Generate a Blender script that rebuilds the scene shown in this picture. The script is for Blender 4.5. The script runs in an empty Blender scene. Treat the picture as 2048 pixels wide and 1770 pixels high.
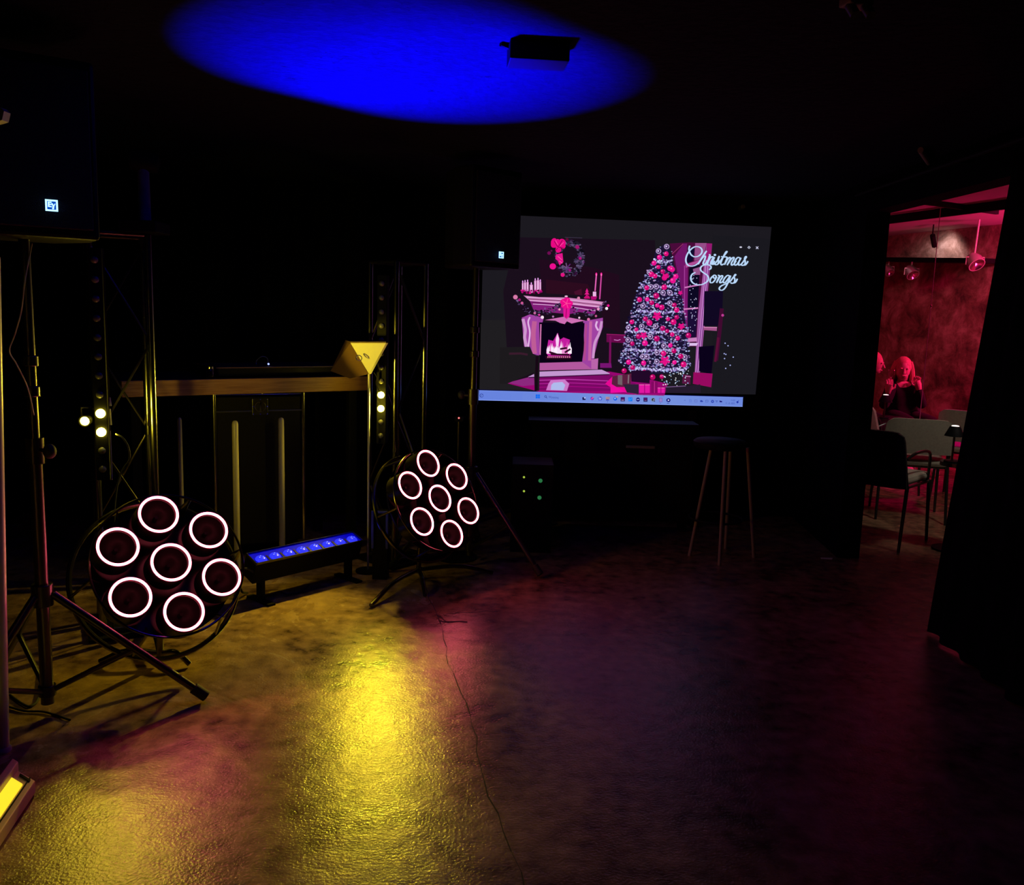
import bpy, bmesh, math, random
from mathutils import Vector, Matrix, Quaternion
random.seed(7)
S = bpy.context.scene
COL = S.collection
V = Vector
# ------------------------------------------------------------------ camera
F = 1750.0; TILT = math.radians(8.5); ROLL = math.radians(1.72); CAMH = 1.5
cam_d = bpy.data.cameras.new('camera'); cam = bpy.data.objects.new('camera', cam_d); COL.objects.link(cam)
cam_d.sensor_width = 36; cam_d.lens = 36*F/2048; cam_d.clip_start = .05; cam_d.clip_end = 60
RM = Matrix.Rotation(math.pi/2 - TILT, 3, 'X') @ Matrix.Rotation(ROLL, 3, 'Z')
cam.matrix_world = Matrix.Translation((0, 0, CAMH)) @ RM.to_4x4()
S.camera = cam
O = V((0, 0, CAMH))
def ray(px, py): return (RM @ V(((px-1024)/F, -(py-885)/F, -1))).normalized()
def at(px, py, Y): d = ray(px, py); return O + d*(Y/d.y)
def onz(px, py, z=0): d = ray(px, py); return O + d*((z-CAMH)/d.z)
def onplane(px, py, P, n): d = ray(px, py); return O + d*((P-O).dot(n)/d.dot(n))

# ------------------------------------------------------------------ materials
def srgb(c):
    return tuple(((x/255)/12.92 if x/255 <= .04045 else ((x/255+.055)/1.055)**2.4) for x in c)
MATS = {}
def mat(name, col=(.5, .5, .5), rough=.5, metal=0, noise=0, nscale=8, bump=0, bscale=40, emit=None, estr=0, spec=.5, trans=0, coat=0):
    m = bpy.data.materials.new(name); m.use_nodes = True; nt = m.node_tree; b = nt.nodes['Principled BSDF']
    b.inputs['Base Color'].default_value = (*col, 1); b.inputs['Roughness'].default_value = rough; b.inputs['Metallic'].default_value = metal
    b.inputs['Specular IOR Level'].default_value = spec
    if trans: b.inputs['Transmission Weight'].default_value = trans
    if coat: b.inputs['Coat Weight'].default_value = coat
    tc = nt.nodes.new('ShaderNodeTexCoord')
    n = nt.nodes.new('ShaderNodeTexNoise'); n.inputs['Scale'].default_value = nscale; n.inputs['Detail'].default_value = 4
    nt.links.new(tc.outputs['Object'], n.inputs['Vector'])
    r = nt.nodes.new('ShaderNodeMixRGB'); k = noise or .08
    r.inputs[1].default_value = (*[max(0, c*(1-k)) for c in col], 1); r.inputs[2].default_value = (*[min(1, c*(1+k)) for c in col], 1)
    nt.links.new(n.outputs['Fac'], r.inputs[0]); nt.links.new(r.outputs[0], b.inputs['Base Color'])
    if bump:
        n2 = nt.nodes.new('ShaderNodeTexNoise'); n2.inputs['Scale'].default_value = bscale; n2.inputs['Detail'].default_value = 5
        nt.links.new(tc.outputs['Object'], n2.inputs['Vector'])
        bp = nt.nodes.new('ShaderNodeBump'); bp.inputs['Strength'].default_value = bump; bp.inputs['Distance'].default_value = .01
        nt.links.new(n2.outputs['Fac'], bp.inputs['Height']); nt.links.new(bp.outputs[0], b.inputs['Normal'])
    if emit:
        b.inputs['Emission Color'].default_value = (*emit, 1); b.inputs['Emission Strength'].default_value = estr
    MATS[name] = m; return m
BLACK = mat('matte_black_paint', (.006, .006, .007), .6, spec=.08)
GLOSSB = mat('gloss_black_metal', (.02, .018, .016), .25, .0, spec=.6)
BLKMET = mat('black_metal', (.10, .09, .085), .3, .9)
STEEL = mat('dark_polished_aluminium', (.30, .30, .31), .2, 1)
CHROME = mat('chrome', (.85, .85, .85), .14, 1)
ALU = mat('aluminium_edge', (.6, .6, .6), .18, 1)
CASE = mat('laminate_black', (.010, .009, .009), .4, spec=.2, bump=.1, bscale=200)
DRAPE = mat('black_molton', (.004, .0045, .009), 1, spec=.02, bump=.2, bscale=60)
WALLB = mat('wall_black', (.003, .0035, .010), .9, spec=.04, noise=.3, nscale=3, bump=.15)
RUB = mat('rubber', (.01, .01, .01), .7)
PALE = mat('pale_plastic', (.55, .52, .46), .35)
FABRIC = mat('beige_fabric', (.40, .35, .27), .95, noise=.2, nscale=60, bump=.2, bscale=300)
FABRICD = mat('dark_fabric', (.02, .018, .02), .9, bump=.2, bscale=300)
CARD = mat('shade_paper', (.62, .60, .5), .55, noise=.1)
LENS = mat('led_lens_unlit', (.13, .13, .13), .3)
PINKRING = mat('ring_light', (.8, .5, .5), .4, emit=(1, .11, .17), estr=22)
YEL = mat('yellow_led_lit', (.9, .8, .2), .3, emit=(1, .80, .05), estr=40)
YDIF = mat('yellow_diffuser', (.8, .7, .2), .5, emit=(1, .80, .02), estr=1.0, noise=.3)
BLED = mat('blue_led_dome', (.01, .01, .3), .2, emit=(.03, .04, 1), estr=1.0)
BLEDC = mat('blue_led_core', (.5, .6, 1), .3, emit=(.3, .4, 1), estr=1.6)
LOGO = mat('logo_glow', (.5, .8, 1), .4, emit=(.45, .86, 1), estr=1.6)
LOGOB = mat('logo_field', (.02, .08, .4), .4, emit=(.0, .05, .38), estr=1)
SKIN = mat('skin', (.72, .45, .36), .5)
HAIR = mat('hair_light', (.62, .36, .22), .5, noise=.3, nscale=60, bump=.3, bscale=120)
KNIT = mat('black_knit', (.008, .008, .009), .9)
GLASS = mat('clear_glass', (.95, .95, .95), .02, trans=1)
WHITEP = mat('white_paper', (.7, .7, .7), .7)

def wood():
    m = bpy.data.materials.new('pine_plank'); m.use_nodes = True; nt = m.node_tree; b = nt.nodes['Principled BSDF']
    tc = nt.nodes.new('ShaderNodeTexCoord'); mp = nt.nodes.new('ShaderNodeMapping'); mp.inputs['Scale'].default_value = (.6, 3, 40)
    n = nt.nodes.new('ShaderNodeTexNoise'); n.inputs['Scale'].default_value = 3; n.inputs['Detail'].default_value = 6; n.inputs['Distortion'].default_value = .6
    r = nt.nodes.new('ShaderNodeValToRGB'); r.color_ramp.elements[0].position = .3; r.color_ramp.elements[0].color = (.30, .13, .06, 1)
    r.color_ramp.elements[1].position = .7; r.color_ramp.elements[1].color = (.52, .27, .13, 1)
    L = nt.links.new; L(tc.outputs['Object'], mp.inputs[0]); L(mp.outputs[0], n.inputs['Vector']); L(n.outputs['Fac'], r.inputs[0]); L(r.outputs[0], b.inputs['Base Color'])
    b.inputs['Roughness'].default_value = .5; return m
WOOD = wood()
# joint line between the two floor pours
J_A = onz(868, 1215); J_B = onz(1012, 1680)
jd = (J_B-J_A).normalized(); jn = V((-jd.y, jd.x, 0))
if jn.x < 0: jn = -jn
def concrete():
    m = bpy.data.materials.new('worn_concrete_floor'); m.use_nodes = True; nt = m.node_tree; b = nt.nodes['Principled BSDF']; L = nt.links.new; N = nt.nodes.new
    tc = N('ShaderNodeTexCoord')
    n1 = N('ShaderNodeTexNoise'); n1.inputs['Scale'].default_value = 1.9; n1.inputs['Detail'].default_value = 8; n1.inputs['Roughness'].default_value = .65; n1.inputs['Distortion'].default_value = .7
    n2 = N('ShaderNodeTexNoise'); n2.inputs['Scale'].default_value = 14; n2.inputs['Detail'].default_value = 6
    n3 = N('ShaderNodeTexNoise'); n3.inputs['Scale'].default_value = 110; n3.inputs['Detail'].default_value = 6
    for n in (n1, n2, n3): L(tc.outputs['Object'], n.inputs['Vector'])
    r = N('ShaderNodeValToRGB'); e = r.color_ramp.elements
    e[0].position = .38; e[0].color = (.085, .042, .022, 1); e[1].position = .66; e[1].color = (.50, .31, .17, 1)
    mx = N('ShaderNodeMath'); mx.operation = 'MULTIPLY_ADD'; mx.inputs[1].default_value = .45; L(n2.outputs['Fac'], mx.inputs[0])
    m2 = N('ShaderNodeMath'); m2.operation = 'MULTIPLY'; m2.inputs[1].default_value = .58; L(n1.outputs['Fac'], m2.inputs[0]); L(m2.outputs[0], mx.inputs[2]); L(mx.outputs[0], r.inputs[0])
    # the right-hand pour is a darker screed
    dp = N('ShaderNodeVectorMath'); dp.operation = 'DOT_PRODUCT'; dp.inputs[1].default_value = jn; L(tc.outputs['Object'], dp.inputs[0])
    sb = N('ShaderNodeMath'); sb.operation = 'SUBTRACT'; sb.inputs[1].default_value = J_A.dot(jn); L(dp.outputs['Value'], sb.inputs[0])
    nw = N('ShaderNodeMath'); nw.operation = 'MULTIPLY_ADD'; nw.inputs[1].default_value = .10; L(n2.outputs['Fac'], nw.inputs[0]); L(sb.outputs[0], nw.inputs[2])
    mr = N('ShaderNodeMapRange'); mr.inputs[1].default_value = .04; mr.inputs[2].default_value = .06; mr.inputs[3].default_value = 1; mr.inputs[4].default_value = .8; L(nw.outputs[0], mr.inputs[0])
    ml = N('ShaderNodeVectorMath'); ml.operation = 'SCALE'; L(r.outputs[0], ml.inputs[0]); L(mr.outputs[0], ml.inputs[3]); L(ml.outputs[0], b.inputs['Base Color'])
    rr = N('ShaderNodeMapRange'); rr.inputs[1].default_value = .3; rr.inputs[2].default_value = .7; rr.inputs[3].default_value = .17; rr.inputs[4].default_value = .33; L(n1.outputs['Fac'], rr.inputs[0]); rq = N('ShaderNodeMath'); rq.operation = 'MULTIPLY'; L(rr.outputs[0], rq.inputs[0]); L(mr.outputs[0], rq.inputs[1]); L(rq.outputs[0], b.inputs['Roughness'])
    bp = N('ShaderNodeBump'); bp.inputs['Strength'].default_value = .42; bp.inputs['Distance'].default_value = .004; L(n3.outputs['Fac'], bp.inputs['Height'])
    b2 = N('ShaderNodeBump'); b2.inputs['Strength'].default_value = .22; b2.inputs['Distance'].default_value = .012; L(n2.outputs['Fac'], b2.inputs['Height']); L(bp.outputs[0], b2.inputs['Normal']); L(b2.outputs[0], b.inputs['Normal'])
    b.inputs['Specular IOR Level'].default_value = .5
    return m
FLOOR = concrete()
def ceilmat():
    m = bpy.data.materials.new('rough_dark_ceiling'); m.use_nodes = True; nt = m.node_tree; b = nt.nodes['Principled BSDF']; L = nt.links.new; N = nt.nodes.new
    tc = N('ShaderNodeTexCoord')
    v = N('ShaderNodeTexVoronoi'); v.inputs['Scale'].default_value = 9; v.inputs['Randomness'].default_value = 1
    n = N('ShaderNodeTexNoise'); n.inputs['Scale'].default_value = 3; n.inputs['Detail'].default_value = 6
    n2 = N('ShaderNodeTexNoise'); n2.inputs['Scale'].default_value = 30; n2.inputs['Detail'].default_value = 8
    mp = N('ShaderNodeVectorMath'); mp.operation = 'MULTIPLY_ADD'; mp.inputs[1].default_value = (.25,)*3; L(n2.outputs['Color'], mp.inputs[0]); L(tc.outputs['Object'], mp.inputs[2])
    L(mp.outputs[0], v.inputs['Vector']); L(tc.outputs['Object'], n.inputs['Vector']); L(tc.outputs['Object'], n2.inputs['Vector'])
    a = N('ShaderNodeMapRange'); a.inputs[1].default_value = .07; a.inputs[2].default_value = .16; a.inputs[3].default_value = .12; a.inputs[4].default_value = 1; L(v.outputs['Distance'], a.inputs[0])
    g = N('ShaderNodeMapRange'); g.inputs[1].default_value = .48; g.inputs[2].default_value = .56; g.inputs[3].default_value = 1; g.inputs[4].default_value = 0; L(n.outputs['Fac'], g.inputs[0])
    mx = N('ShaderNodeMath'); mx.operation = 'MAXIMUM'; L(a.outputs[0], mx.inputs[0]); L(g.outputs[0], mx.inputs[1])
    c = N('ShaderNodeMapRange'); c.inputs[1].default_value = .3; c.inputs[2].default_value = .7; c.inputs[3].default_value = .022; c.inputs[4].default_value = .034; L(n2.outputs['Fac'], c.inputs[0])
    mu = N('ShaderNodeMath'); mu.operation = 'MULTIPLY'; L(mx.outputs[0], mu.inputs[0]); L(c.outputs[0], mu.inputs[1])
    tn = N('ShaderNodeVectorMath'); tn.operation = 'SCALE'; tn.inputs[0].default_value = (.28, .32, 1.0); L(mu.outputs[0], tn.inputs[3]); L(tn.outputs[0], b.inputs['Base Color']); b.inputs['Roughness'].default_value = .9
    bp = N('ShaderNodeBump'); bp.inputs['Strength'].default_value = .6; bp.inputs['Distance'].default_value = .02; L(n2.outputs['Fac'], bp.inputs['Height']); L(bp.outputs[0], b.inputs['Normal'])
    b.inputs['Specular IOR Level'].default_value = .1
    return m
CEIL = ceilmat()
def plaster():
    m = bpy.data.materials.new('mottled_plaster'); m.use_nodes = True; nt = m.node_tree; b = nt.nodes['Principled BSDF']; L = nt.links.new; N = nt.nodes.new
    tc = N('ShaderNodeTexCoord'); n1 = N('ShaderNodeTexNoise'); n1.inputs['Scale'].default_value = 3.2; n1.inputs['Detail'].default_value = 12; n1.inputs['Roughness'].default_value = .72; n1.inputs['Distortion'].default_value = .4
    L(tc.outputs['Object'], n1.inputs['Vector']); r = N('ShaderNodeValToRGB'); e = r.color_ramp.elements
    e[0].position = .36; e[0].color = (.10, .06, .045, 1); e[1].position = .66; e[1].color = (.62, .42, .33, 1); k = r.color_ramp.elements.new(.5); k.color = (.30, .17, .12, 1)
    L(n1.outputs['Fac'], r.inputs[0]); L(r.outputs[0], b.inputs['Base Color']); b.inputs['Roughness'].default_value = .85; b.inputs['Specular IOR Level'].default_value = .2
    bp = N('ShaderNodeBump'); bp.inputs['Strength'].default_value = .8; bp.inputs['Distance'].default_value = .02; L(n1.outputs['Fac'], bp.inputs['Height']); L(bp.outputs[0], b.inputs['Normal'])
    return m
REDWALL = plaster()
REDCEIL = mat('pale_ceiling', (.55, .5, .45), .8)

# ------------------------------------------------------------------ mesh builder
def basis(d):
    d = d.normalized(); u = V((0, 0, 1)) if abs(d.z) < .9 else V((1, 0, 0))
    x = u.cross(d).normalized(); return x, d.cross(x)
class MB:
    def __init__(s): s.v = []; s.f = []
    def add(s, vs, fs):
        k = len(s.v); s.v += [V(v) for v in vs]; s.f += [tuple(i+k for i in f) for f in fs]; return s
    def box(s, c, d, R=None):
        R = R or Matrix.Identity(3); c = V(c); x, y, z = [k/2 for k in d]
        vs = [c + R @ V((a*x, b*y, e*z)) for e in (-1, 1) for b in (-1, 1) for a in (-1, 1)]
        return s.add(vs, [(0, 2, 3, 1), (4, 5, 7, 6), (0, 1, 5, 4), (2, 6, 7, 3), (0, 4, 6, 2), (1, 3, 7, 5)])
    def prism(s, pts, off):
        n = len(pts); pts = [V(p) for p in pts]; off = V(off)
        return s.add(pts + [p+off for p in pts], [tuple(range(n))[::-1], tuple(range(n, 2*n))] + [(i, (i+1) % n, n+(i+1) % n, n+i) for i in range(n)])
    def cyl(s, a, b, r, r2=None, n=16, caps=True):
        return s.tube([a, b], [r, r if r2 is None else r2], n, caps=caps)
    def tube(s, pts, r, n=8, closed=False, caps=True):
        pts = [V(p) for p in pts]; m = len(pts); rs = r if isinstance(r, (list, tuple)) else [r]*m
        def tan(i):
            if closed: return (pts[(i+1) % m]-pts[i-1]).normalized()
            return (pts[min(i+1, m-1)]-pts[max(i-1, 0)]).normalized()
        t = tan(0); x, y = basis(t); vs = []
        for i in range(m):
            t2 = tan(i); q = t.rotation_difference(t2); x = q @ x; x = (x - t2*x.dot(t2)).normalized(); y = t2.cross(x); t = t2
            vs += [pts[i] + (x*math.cos(2*math.pi*k/n) + y*math.sin(2*math.pi*k/n))*rs[i] for k in range(n)]
        fs = []
        for i in range(m if closed else m-1):
            j = (i+1) % m
            fs += [(i*n+k, i*n+(k+1) % n, j*n+(k+1) % n, j*n+k) for k in range(n)]
        if caps and not closed: fs += [tuple(range(n))[::-1], tuple(range((m-1)*n, m*n))]
        return s.add(vs, fs)
    def ring(s, c, nrm, R, r, n=48, k=10, a0=0, a1=2*math.pi, ux=None):
        x, y = basis(V(nrm))
        if ux is not None: x = ux.normalized(); y = V(nrm).normalized().cross(x)
        full = abs(a1-a0-2*math.pi) < 1e-6
        pts = [V(c) + (x*math.cos(a) + y*math.sin(a))*R for a in [a0+(a1-a0)*i/(n if full else n-1) for i in range(n)]]
        return s.tube(pts, r, k, closed=full)
    def lathe(s, prof, c, ax, n=32):
        ax = V(ax).normalized(); x, y = basis(ax); c = V(c); vs = []
        for (r, h) in prof: vs += [c + ax*h + (x*math.cos(2*math.pi*k/n)+y*math.sin(2*math.pi*k/n))*max(r, 1e-5) for k in range(n)]
        m = len(prof)
        return s.add(vs, [(i*n+k, i*n+(k+1) % n, (i+1)*n+(k+1) % n, (i+1)*n+k) for i in range(m-1) for k in range(n)])
    def ball(s, c, r, n=16, R=None):
        c = V(c); r = V((r, r, r)) if not hasattr(r, '__len__') else V(r); R = R or Matrix.Identity(3); vs = []; m = n//2
        for i in range(m+1):
            th = math.pi*i/m
            for k in range(n):
                ph = 2*math.pi*k/n; vs.append(c + R @ V((r.x*math.sin(th)*math.cos(ph), r.y*math.sin(th)*math.sin(ph), r.z*math.cos(th))))
        return s.add(vs, [(i*n+k, (i+1)*n+k, (i+1)*n+(k+1) % n, i*n+(k+1) % n) for i in range(m) for k in range(n)])
    def mesh(s, me): return s.add([v.co.copy() for v in me.vertices], [tuple(p.vertices) for p in me.polygons])
    def build(s, name, m, parent=None, smooth=False, bevel=0, recalc=True):
        off = V((0, 0, 0)); p = parent
        while p: off += p.location; p = p.parent
        me = bpy.data.meshes.new(name); me.from_pydata([v-off for v in s.v], [], s.f)
        if recalc:
            b = bmesh.new(); b.from_mesh(me); bmesh.ops.remove_doubles(b, verts=b.verts, dist=1e-5); bmesh.ops.recalc_face_normals(b, faces=b.faces); b.to_mesh(me); b.free()
        me.materials.append(m)
        if smooth:
            for q in me.polygons: q.use_smooth = True
            me.set_sharp_from_angle(angle=math.radians(40))
        o = bpy.data.objects.new(name, me); COL.objects.link(o); o.parent = parent
        if bevel:
            md = o.modifiers.new('bevel', 'BEVEL'); md.width = bevel; md.segments = 2; md.limit_method = 'ANGLE'
        return o
def tag(o, label=None, cat=None, group=None, kind=None):
    if label: o['label'] = label
    if cat: o['category'] = cat
    if group: o['group'] = group
    if kind: o['kind'] = kind
    return o
def root(name, loc, label, cat, group=None):
    o = bpy.data.objects.new(name, None); COL.objects.link(o); o.location = V(loc); o.empty_display_size = .05
    return tag(o, label, cat, group)
def dup(r, loc, rz, label, group=None):
    c = r.copy(); COL.objects.link(c); c.location = loc; c.rotation_euler = (0, 0, rz); c['label'] = label
    if group: c['group'] = group
    for ch in list(r.children):
        d = ch.copy(); COL.objects.link(d); d.parent = c
        for g in list(ch.children):
            e = g.copy(); COL.objects.link(e); e.parent = d
    return c
def struct(name, mb, m, **k): return tag(mb.build(name, m, **k), kind='structure')
def light(name, typ, loc, energy, color, aim=None, **k):
    d = bpy.data.lights.new(name, typ); d.energy = energy; d.color = color
    for a, b in k.items(): setattr(d, a, b)
    o = bpy.data.objects.new(name, d); COL.objects.link(o); o.location = loc
    if aim is not None: o.rotation_mode = 'QUATERNION'; o.rotation_quaternion = (V(aim)-V(loc)).to_track_quat('-Z', 'Y')
    return o
def cr(pts, k=6):
    pts = [V(p) for p in pts]; q = [pts[0]*2-pts[1]] + pts + [pts[-1]*2-pts[-2]]; out = []
    for i in range(1, len(q)-2):
        for j in range(k):
            t = j/k; a, b, c, d = q[i-1:i+3]
            out.append(.5*((2*b)+(c-a)*t+(2*a-5*b+4*c-d)*t*t+(3*b-a-3*c+d)*t**3))
    return out + [pts[-1]]
Z = V((0, 0, 1))

# ------------------------------------------------------------------ room
H = 2.35; YB = 6.6; XL = -3.4; YF = -2.0
Jo = onz(1718, 1117); Jn = onz(1925, 1290)          # far jamb (outer corner) and near jamb on the floor
wd = (Jo-Jn).normalized(); wn = V((wd.y, -wd.x, 0))  # towards the next room
T = .14
Ji = Jo - wn*T
ztop = (at(1790, 410, Jo.y).z + at(2016, 372, Jn.y).z)/2
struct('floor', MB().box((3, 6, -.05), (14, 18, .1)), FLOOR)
# cracked joint between the two pours
jm = MB(); pts = []
for i in range(41):
    t = -.35 + 1.9*i/40
    pts.append(J_A + (J_B-J_A)*t + jn*(.010*math.sin(t*13)+.004*math.sin(t*47+1)+random.uniform(-.004, .004)))
for a, b in zip(pts, pts[1:]):
    w = jn*random.uniform(.0006, .0025); jm.add([a-w+Z*.0006, a+w+Z*.0006, b+w+Z*.0006, b-w+Z*.0006], [(0, 1, 2, 3)])
for (a, b, wv) in ((onz(893, 1226), onz(1000, 1222), .004), (onz(880, 1243), onz(935, 1243), .012), (onz(895, 1281), onz(985, 1283), .002), (onz(872, 1228), onz(897, 1246), .012)):
    q = [a.lerp(b, i/8)+V((0, random.uniform(-.01, .01), 0)) for i in range(9)]
    for c, d in zip(q, q[1:]):
        w = V((0, random.uniform(.4, 1)*wv, 0)); jm.add([c-w+Z*.0006, d-w+Z*.0006, d+w+Z*.0006, c+w+Z*.0006], [(0, 1, 2, 3)])
struct('trim_1', jm, mat('joint_dirt', (.02, .015, .012), .9))
wallX = lambda y: Jn.x + wd.x/wd.y*(y-Jn.y)
cx = wallX(YB)
cs = Jn - wd*(Jn.y-YF)/wd.y; ce_ = Ji + wd*(YB-Ji.y)/wd.y
struct('ceiling', MB().prism([V((XL-.1, YF-.1, H)), V((cs.x+.02, YF-.1, H)), V((ce_.x+.08, YB+.1, H)), V((XL-.1, YB+.1, H))], Z*.1), CEIL)
struct('wall_left', MB().box((XL-.05, (YF+YB)/2, H/2), (.1, YB-YF, H)), WALLB)
struct('wall_back', MB().box(((XL+cx)/2, YB+.05, H/2), (cx-XL, .1, H)), WALLB)
struct('wall_front', MB().box((0, YF-.05, H/2), (8, .1, H)), WALLB)
def wallseg(a, b, z0, z1):
    return MB().prism([a+Z*z0, b+Z*z0, b+Z*z0+wn*T, a+Z*z0+wn*T], Z*(z1-z0))
Js = Jn - wd*(Jn.y-YF)/wd.y
Je = Ji + wd*(YB-Ji.y)/wd.y
w = wallseg(Js, Jn, 0, 2.68); w2 = wallseg(Ji, Je, 0, 2.68); w3 = wallseg(Jn, Ji, ztop, 2.68)
w.add(w2.v, w2.f); w.add(w3.v, w3.f)
struct('wall_right', w, WALLB)
# next room
struct('ceiling', MB().box((5.6, 8, 2.67), (7.6, 12.6, .1)), REDCEIL)
fa = at(1690, 600, 12.4); fb = at(2080, 600, 9.4); fd = (fb-fa).normalized(); fd.z = 0
fa.z = 0; fb.z = 0; fn = V((fd.y, -fd.x, 0)).normalized();
if fn.y < 0: fn = -fn
A = fa - fd*.6; B = fb + fd*3
struct('wall_far', MB().prism([A, B, B+fn*.1, A+fn*.1], Z*2.8), REDWALL)
struct('wall_side', MB().box((cx+T+.05, (YB+13.5)/2, 1.4), (.1, 13.5-YB, 2.8)), REDWALL)
struct('wall_corner', MB().box((8.5, 6.5, 1.4), (.1, 12, 2.8)), REDWALL)
struct('wall_near', MB().box((5.2, 2.0, 1.4), (6.4, .1, 2.8)), REDWALL)
# ceiling beams in the next room
def beam(p, q, h, wdt, ext=.4):
    d = (q-p).normalized(); p = p-d*ext; q = q+d*ext; s = V((-d.y, d.x, 0)).normalized()*wdt
    return MB().prism([p, q, q+s, p+s], Z*h)
struct('trim_2', beam(onz(1788, 446, 2.53), onz(2012, 418, 2.53), .085, .03, .3), BLACK)
struct('trim_3', beam(onz(1800, 402, 2.57), onz(1985, 427, 2.57), .045, .03, .1), BLACK)
rl = MB(); ra = onplane(1770, 524, fa, fn); rb = onplane(2010, 528, fa, fn)
rl.prism([ra-fn*.30, rb-fn*.30, rb, ra], Z*.05)
struct('trim_4', rl, BLACK)

# ------------------------------------------------------------------ screen with its picture
SY = 6.2
P0 = at(960, 795, SY); yaw = math.radians(6)
su = V((math.cos(yaw), math.sin(yaw), 0)); sn = V((math.sin(yaw), -math.cos(yaw), 0))   # right, towards viewer
scr = root('display_screen', (P0.x+.9, P0.y+.15, 0), 'large wide display screen showing a pink fireplace and snowy tree picture', 'screen')
def sp(px, py, l=0): return onplane(px, py, P0, sn) + sn*l
q = [sp(952, 816), sp(1552, 826), sp(1552, 434), sp(952, 420)]
c0 = sp(966, 424); c1 = sp(1500, 817)
zt, zb = sp(1040, 424).z, sp(1200, 818).z
xl, xr = sp(950, 800), sp(1548, 452)
def corner(p, z): return V((p.x, p.y, z))
hb = MB().prism([corner(xl, zb)-sn*.004, corner(xr, zb)-sn*.004, corner(xr, zt)-sn*.004, corner(xl, zt)-sn*.004], -sn*.07)
hs = hb.build('housing', BLACK, scr, bevel=.004)
mb = MB(); mid = (corner(xl, (zt+zb)/2)+corner(xr, (zt+zb)/2))/2
mb.box(mid - sn*.15, (.5, .16, .4), Matrix.Rotation(yaw, 3, 'Z')).build('wall_bracket', BLKMET, scr)
for sgn in (-.55, .55):
    f_ = mid + su*sgn; MB().box(V((f_.x, f_.y, (zb+.0)/2))-sn*.05, (.06, .05, zb+.04)).build('support_leg', BLKMET, scr)
    MB().box(V((f_.x, f_.y, .015))-sn*.05, (.08, .5, .03), Matrix.Rotation(yaw, 3, 'Z')).build('foot', BLKMET, scr)

def emat(name):
    m = bpy.data.materials.new(name); m.use_nodes = True; nt = m.node_tree; b = nt.nodes['Principled BSDF']
    a = nt.nodes.new('ShaderNodeAttribute'); a.attribute_name = 'Col'
    b.inputs['Base Color'].default_value = (0, 0, 0, 1); b.inputs['Roughness'].default_value = .5; b.inputs['Specular IOR Level'].default_value = .05
    nt.links.new(a.outputs['Color'], b.inputs['Emission Color']); b.inputs['Emission Strength'].default_value = 1.0
    return m
PIC = emat('lit_screen_pixels')
class Pic:
    def __init__(s): s.v = []; s.f = []; s.c = []; s.k = 0; s.map = lambda x, y: (x, y)
    def poly(s, pts, col, raw=False):
        s.k += 1; n = len(s.v)
        for (x, y) in pts:
            if not raw: x, y = s.map(x, y)
            s.v.append(sp(x, y, 6e-6*s.k + 1e-4))
        if col[0] > 90 and col[1] < 70 and col[2] > 40: col = (col[0], col[1], min(255, col[2]*1.15+10))
        s.f.append(tuple(range(n, n+len(pts)))); s.c.append(srgb(col))
    def rect(s, x0, y0, x1, y1, col): s.poly([(x0, y0), (x1, y0), (x1, y1), (x0, y1)], col)
    def ell(s, x, y, rx, ry, col, n=12, a=0): s.poly([(x+rx*math.cos(a+2*math.pi*i/n), y+ry*math.sin(a+2*math.pi*i/n)) for i in range(n)], col)
    def line(s, pts, w, col, smooth=False, taper=False):
        if smooth: pts = [(p.x, p.y) for p in cr([V((x, y, 0)) for x, y in pts], 5)]
        m = len(pts); L, R = [], []
        for i in range(m):
            a = pts[max(i-1, 0)]; b = pts[min(i+1, m-1)]; dx, dy = b[0]-a[0], b[1]-a[1]; d = math.hypot(dx, dy) or 1
            # broader on down-strokes, like a brush pen
            ww = w*(.62+.5*abs(dy/d)) if taper else w
            L.append((pts[i][0]-dy/d*ww/2, pts[i][1]+dx/d*ww/2)); R.append((pts[i][0]+dy/d*ww/2, pts[i][1]-dx/d*ww/2))
        s.k += 1
        for i in range(m-1):
            s.k -= 1; s.poly([L[i], L[i+1], R[i+1], R[i]], col)
            s.k += 0
        s.k += 1
    def frameline(s, pts, w, col): s.line(pts+[pts[0]], w, col)
    def grad(s, x0, y0, x1, y1, c0, c1, n=12, vert=False):
        for i in range(n):
            t = (i+.5)/n; c = tuple(a+(b-a)*t for a, b in zip(c0, c1)); s.k -= (1 if i else 0)
            if vert: s.rect(x0, y0+(y1-y0)*i/n, x1, y0+(y1-y0)*(i+1)/n, c)
            else: s.rect(x0+(x1-x0)*i/n, y0, x0+(x1-x0)*(i+1)/n, y1, c)
    def build(s, name, parent):
        off = parent.location; me = bpy.data.meshes.new(name); me.from_pydata([v-off for v in s.v], [], s.f)
        at_ = me.color_attributes.new('Col', 'FLOAT_COLOR', 'CORNER')
        for p, c in zip(me.polygons, s.c):
            for li in p.loop_indices: at_.data[li].color = (*c, 1)
        me.materials.append(PIC); o = bpy.data.objects.new(name, me); COL.objects.link(o); o.parent = parent; return o
g = Pic()
g.poly([(968, 428), (1543, 454), (1511, 789), (959, 780)], (27, 25, 31))
g.poly([(962, 640), (1100, 640), (1100, 780), (959, 779)], (31, 29, 32))
g.poly([(1425, 470), (1540, 478), (1511, 788), (1425, 786)], (25, 24, 30))
Z1 = lambda x, y: (930+x/4.3156, 420+y/4.3156)
Z2 = lambda x, y: (1200+x/4.317, 420+y/4.317)
Z3 = lambda x, y: (1220+x/5.533, 470+y/5.533)
Z4 = lambda x, y: (1350+x/11.378, 470+y/11.378)
g.map = Z1
g.poly([(440, 235), (1640, 260), (1700, 1400), (1640, 1590), (380, 1500), (330, 700)], (25, 14, 27))
g.poly([(640, 420), (1120, 500), (1330, 560), (1340, 1060), (1180, 1000), (1180, 760), (660, 700)], (32, 10, 28))
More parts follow.
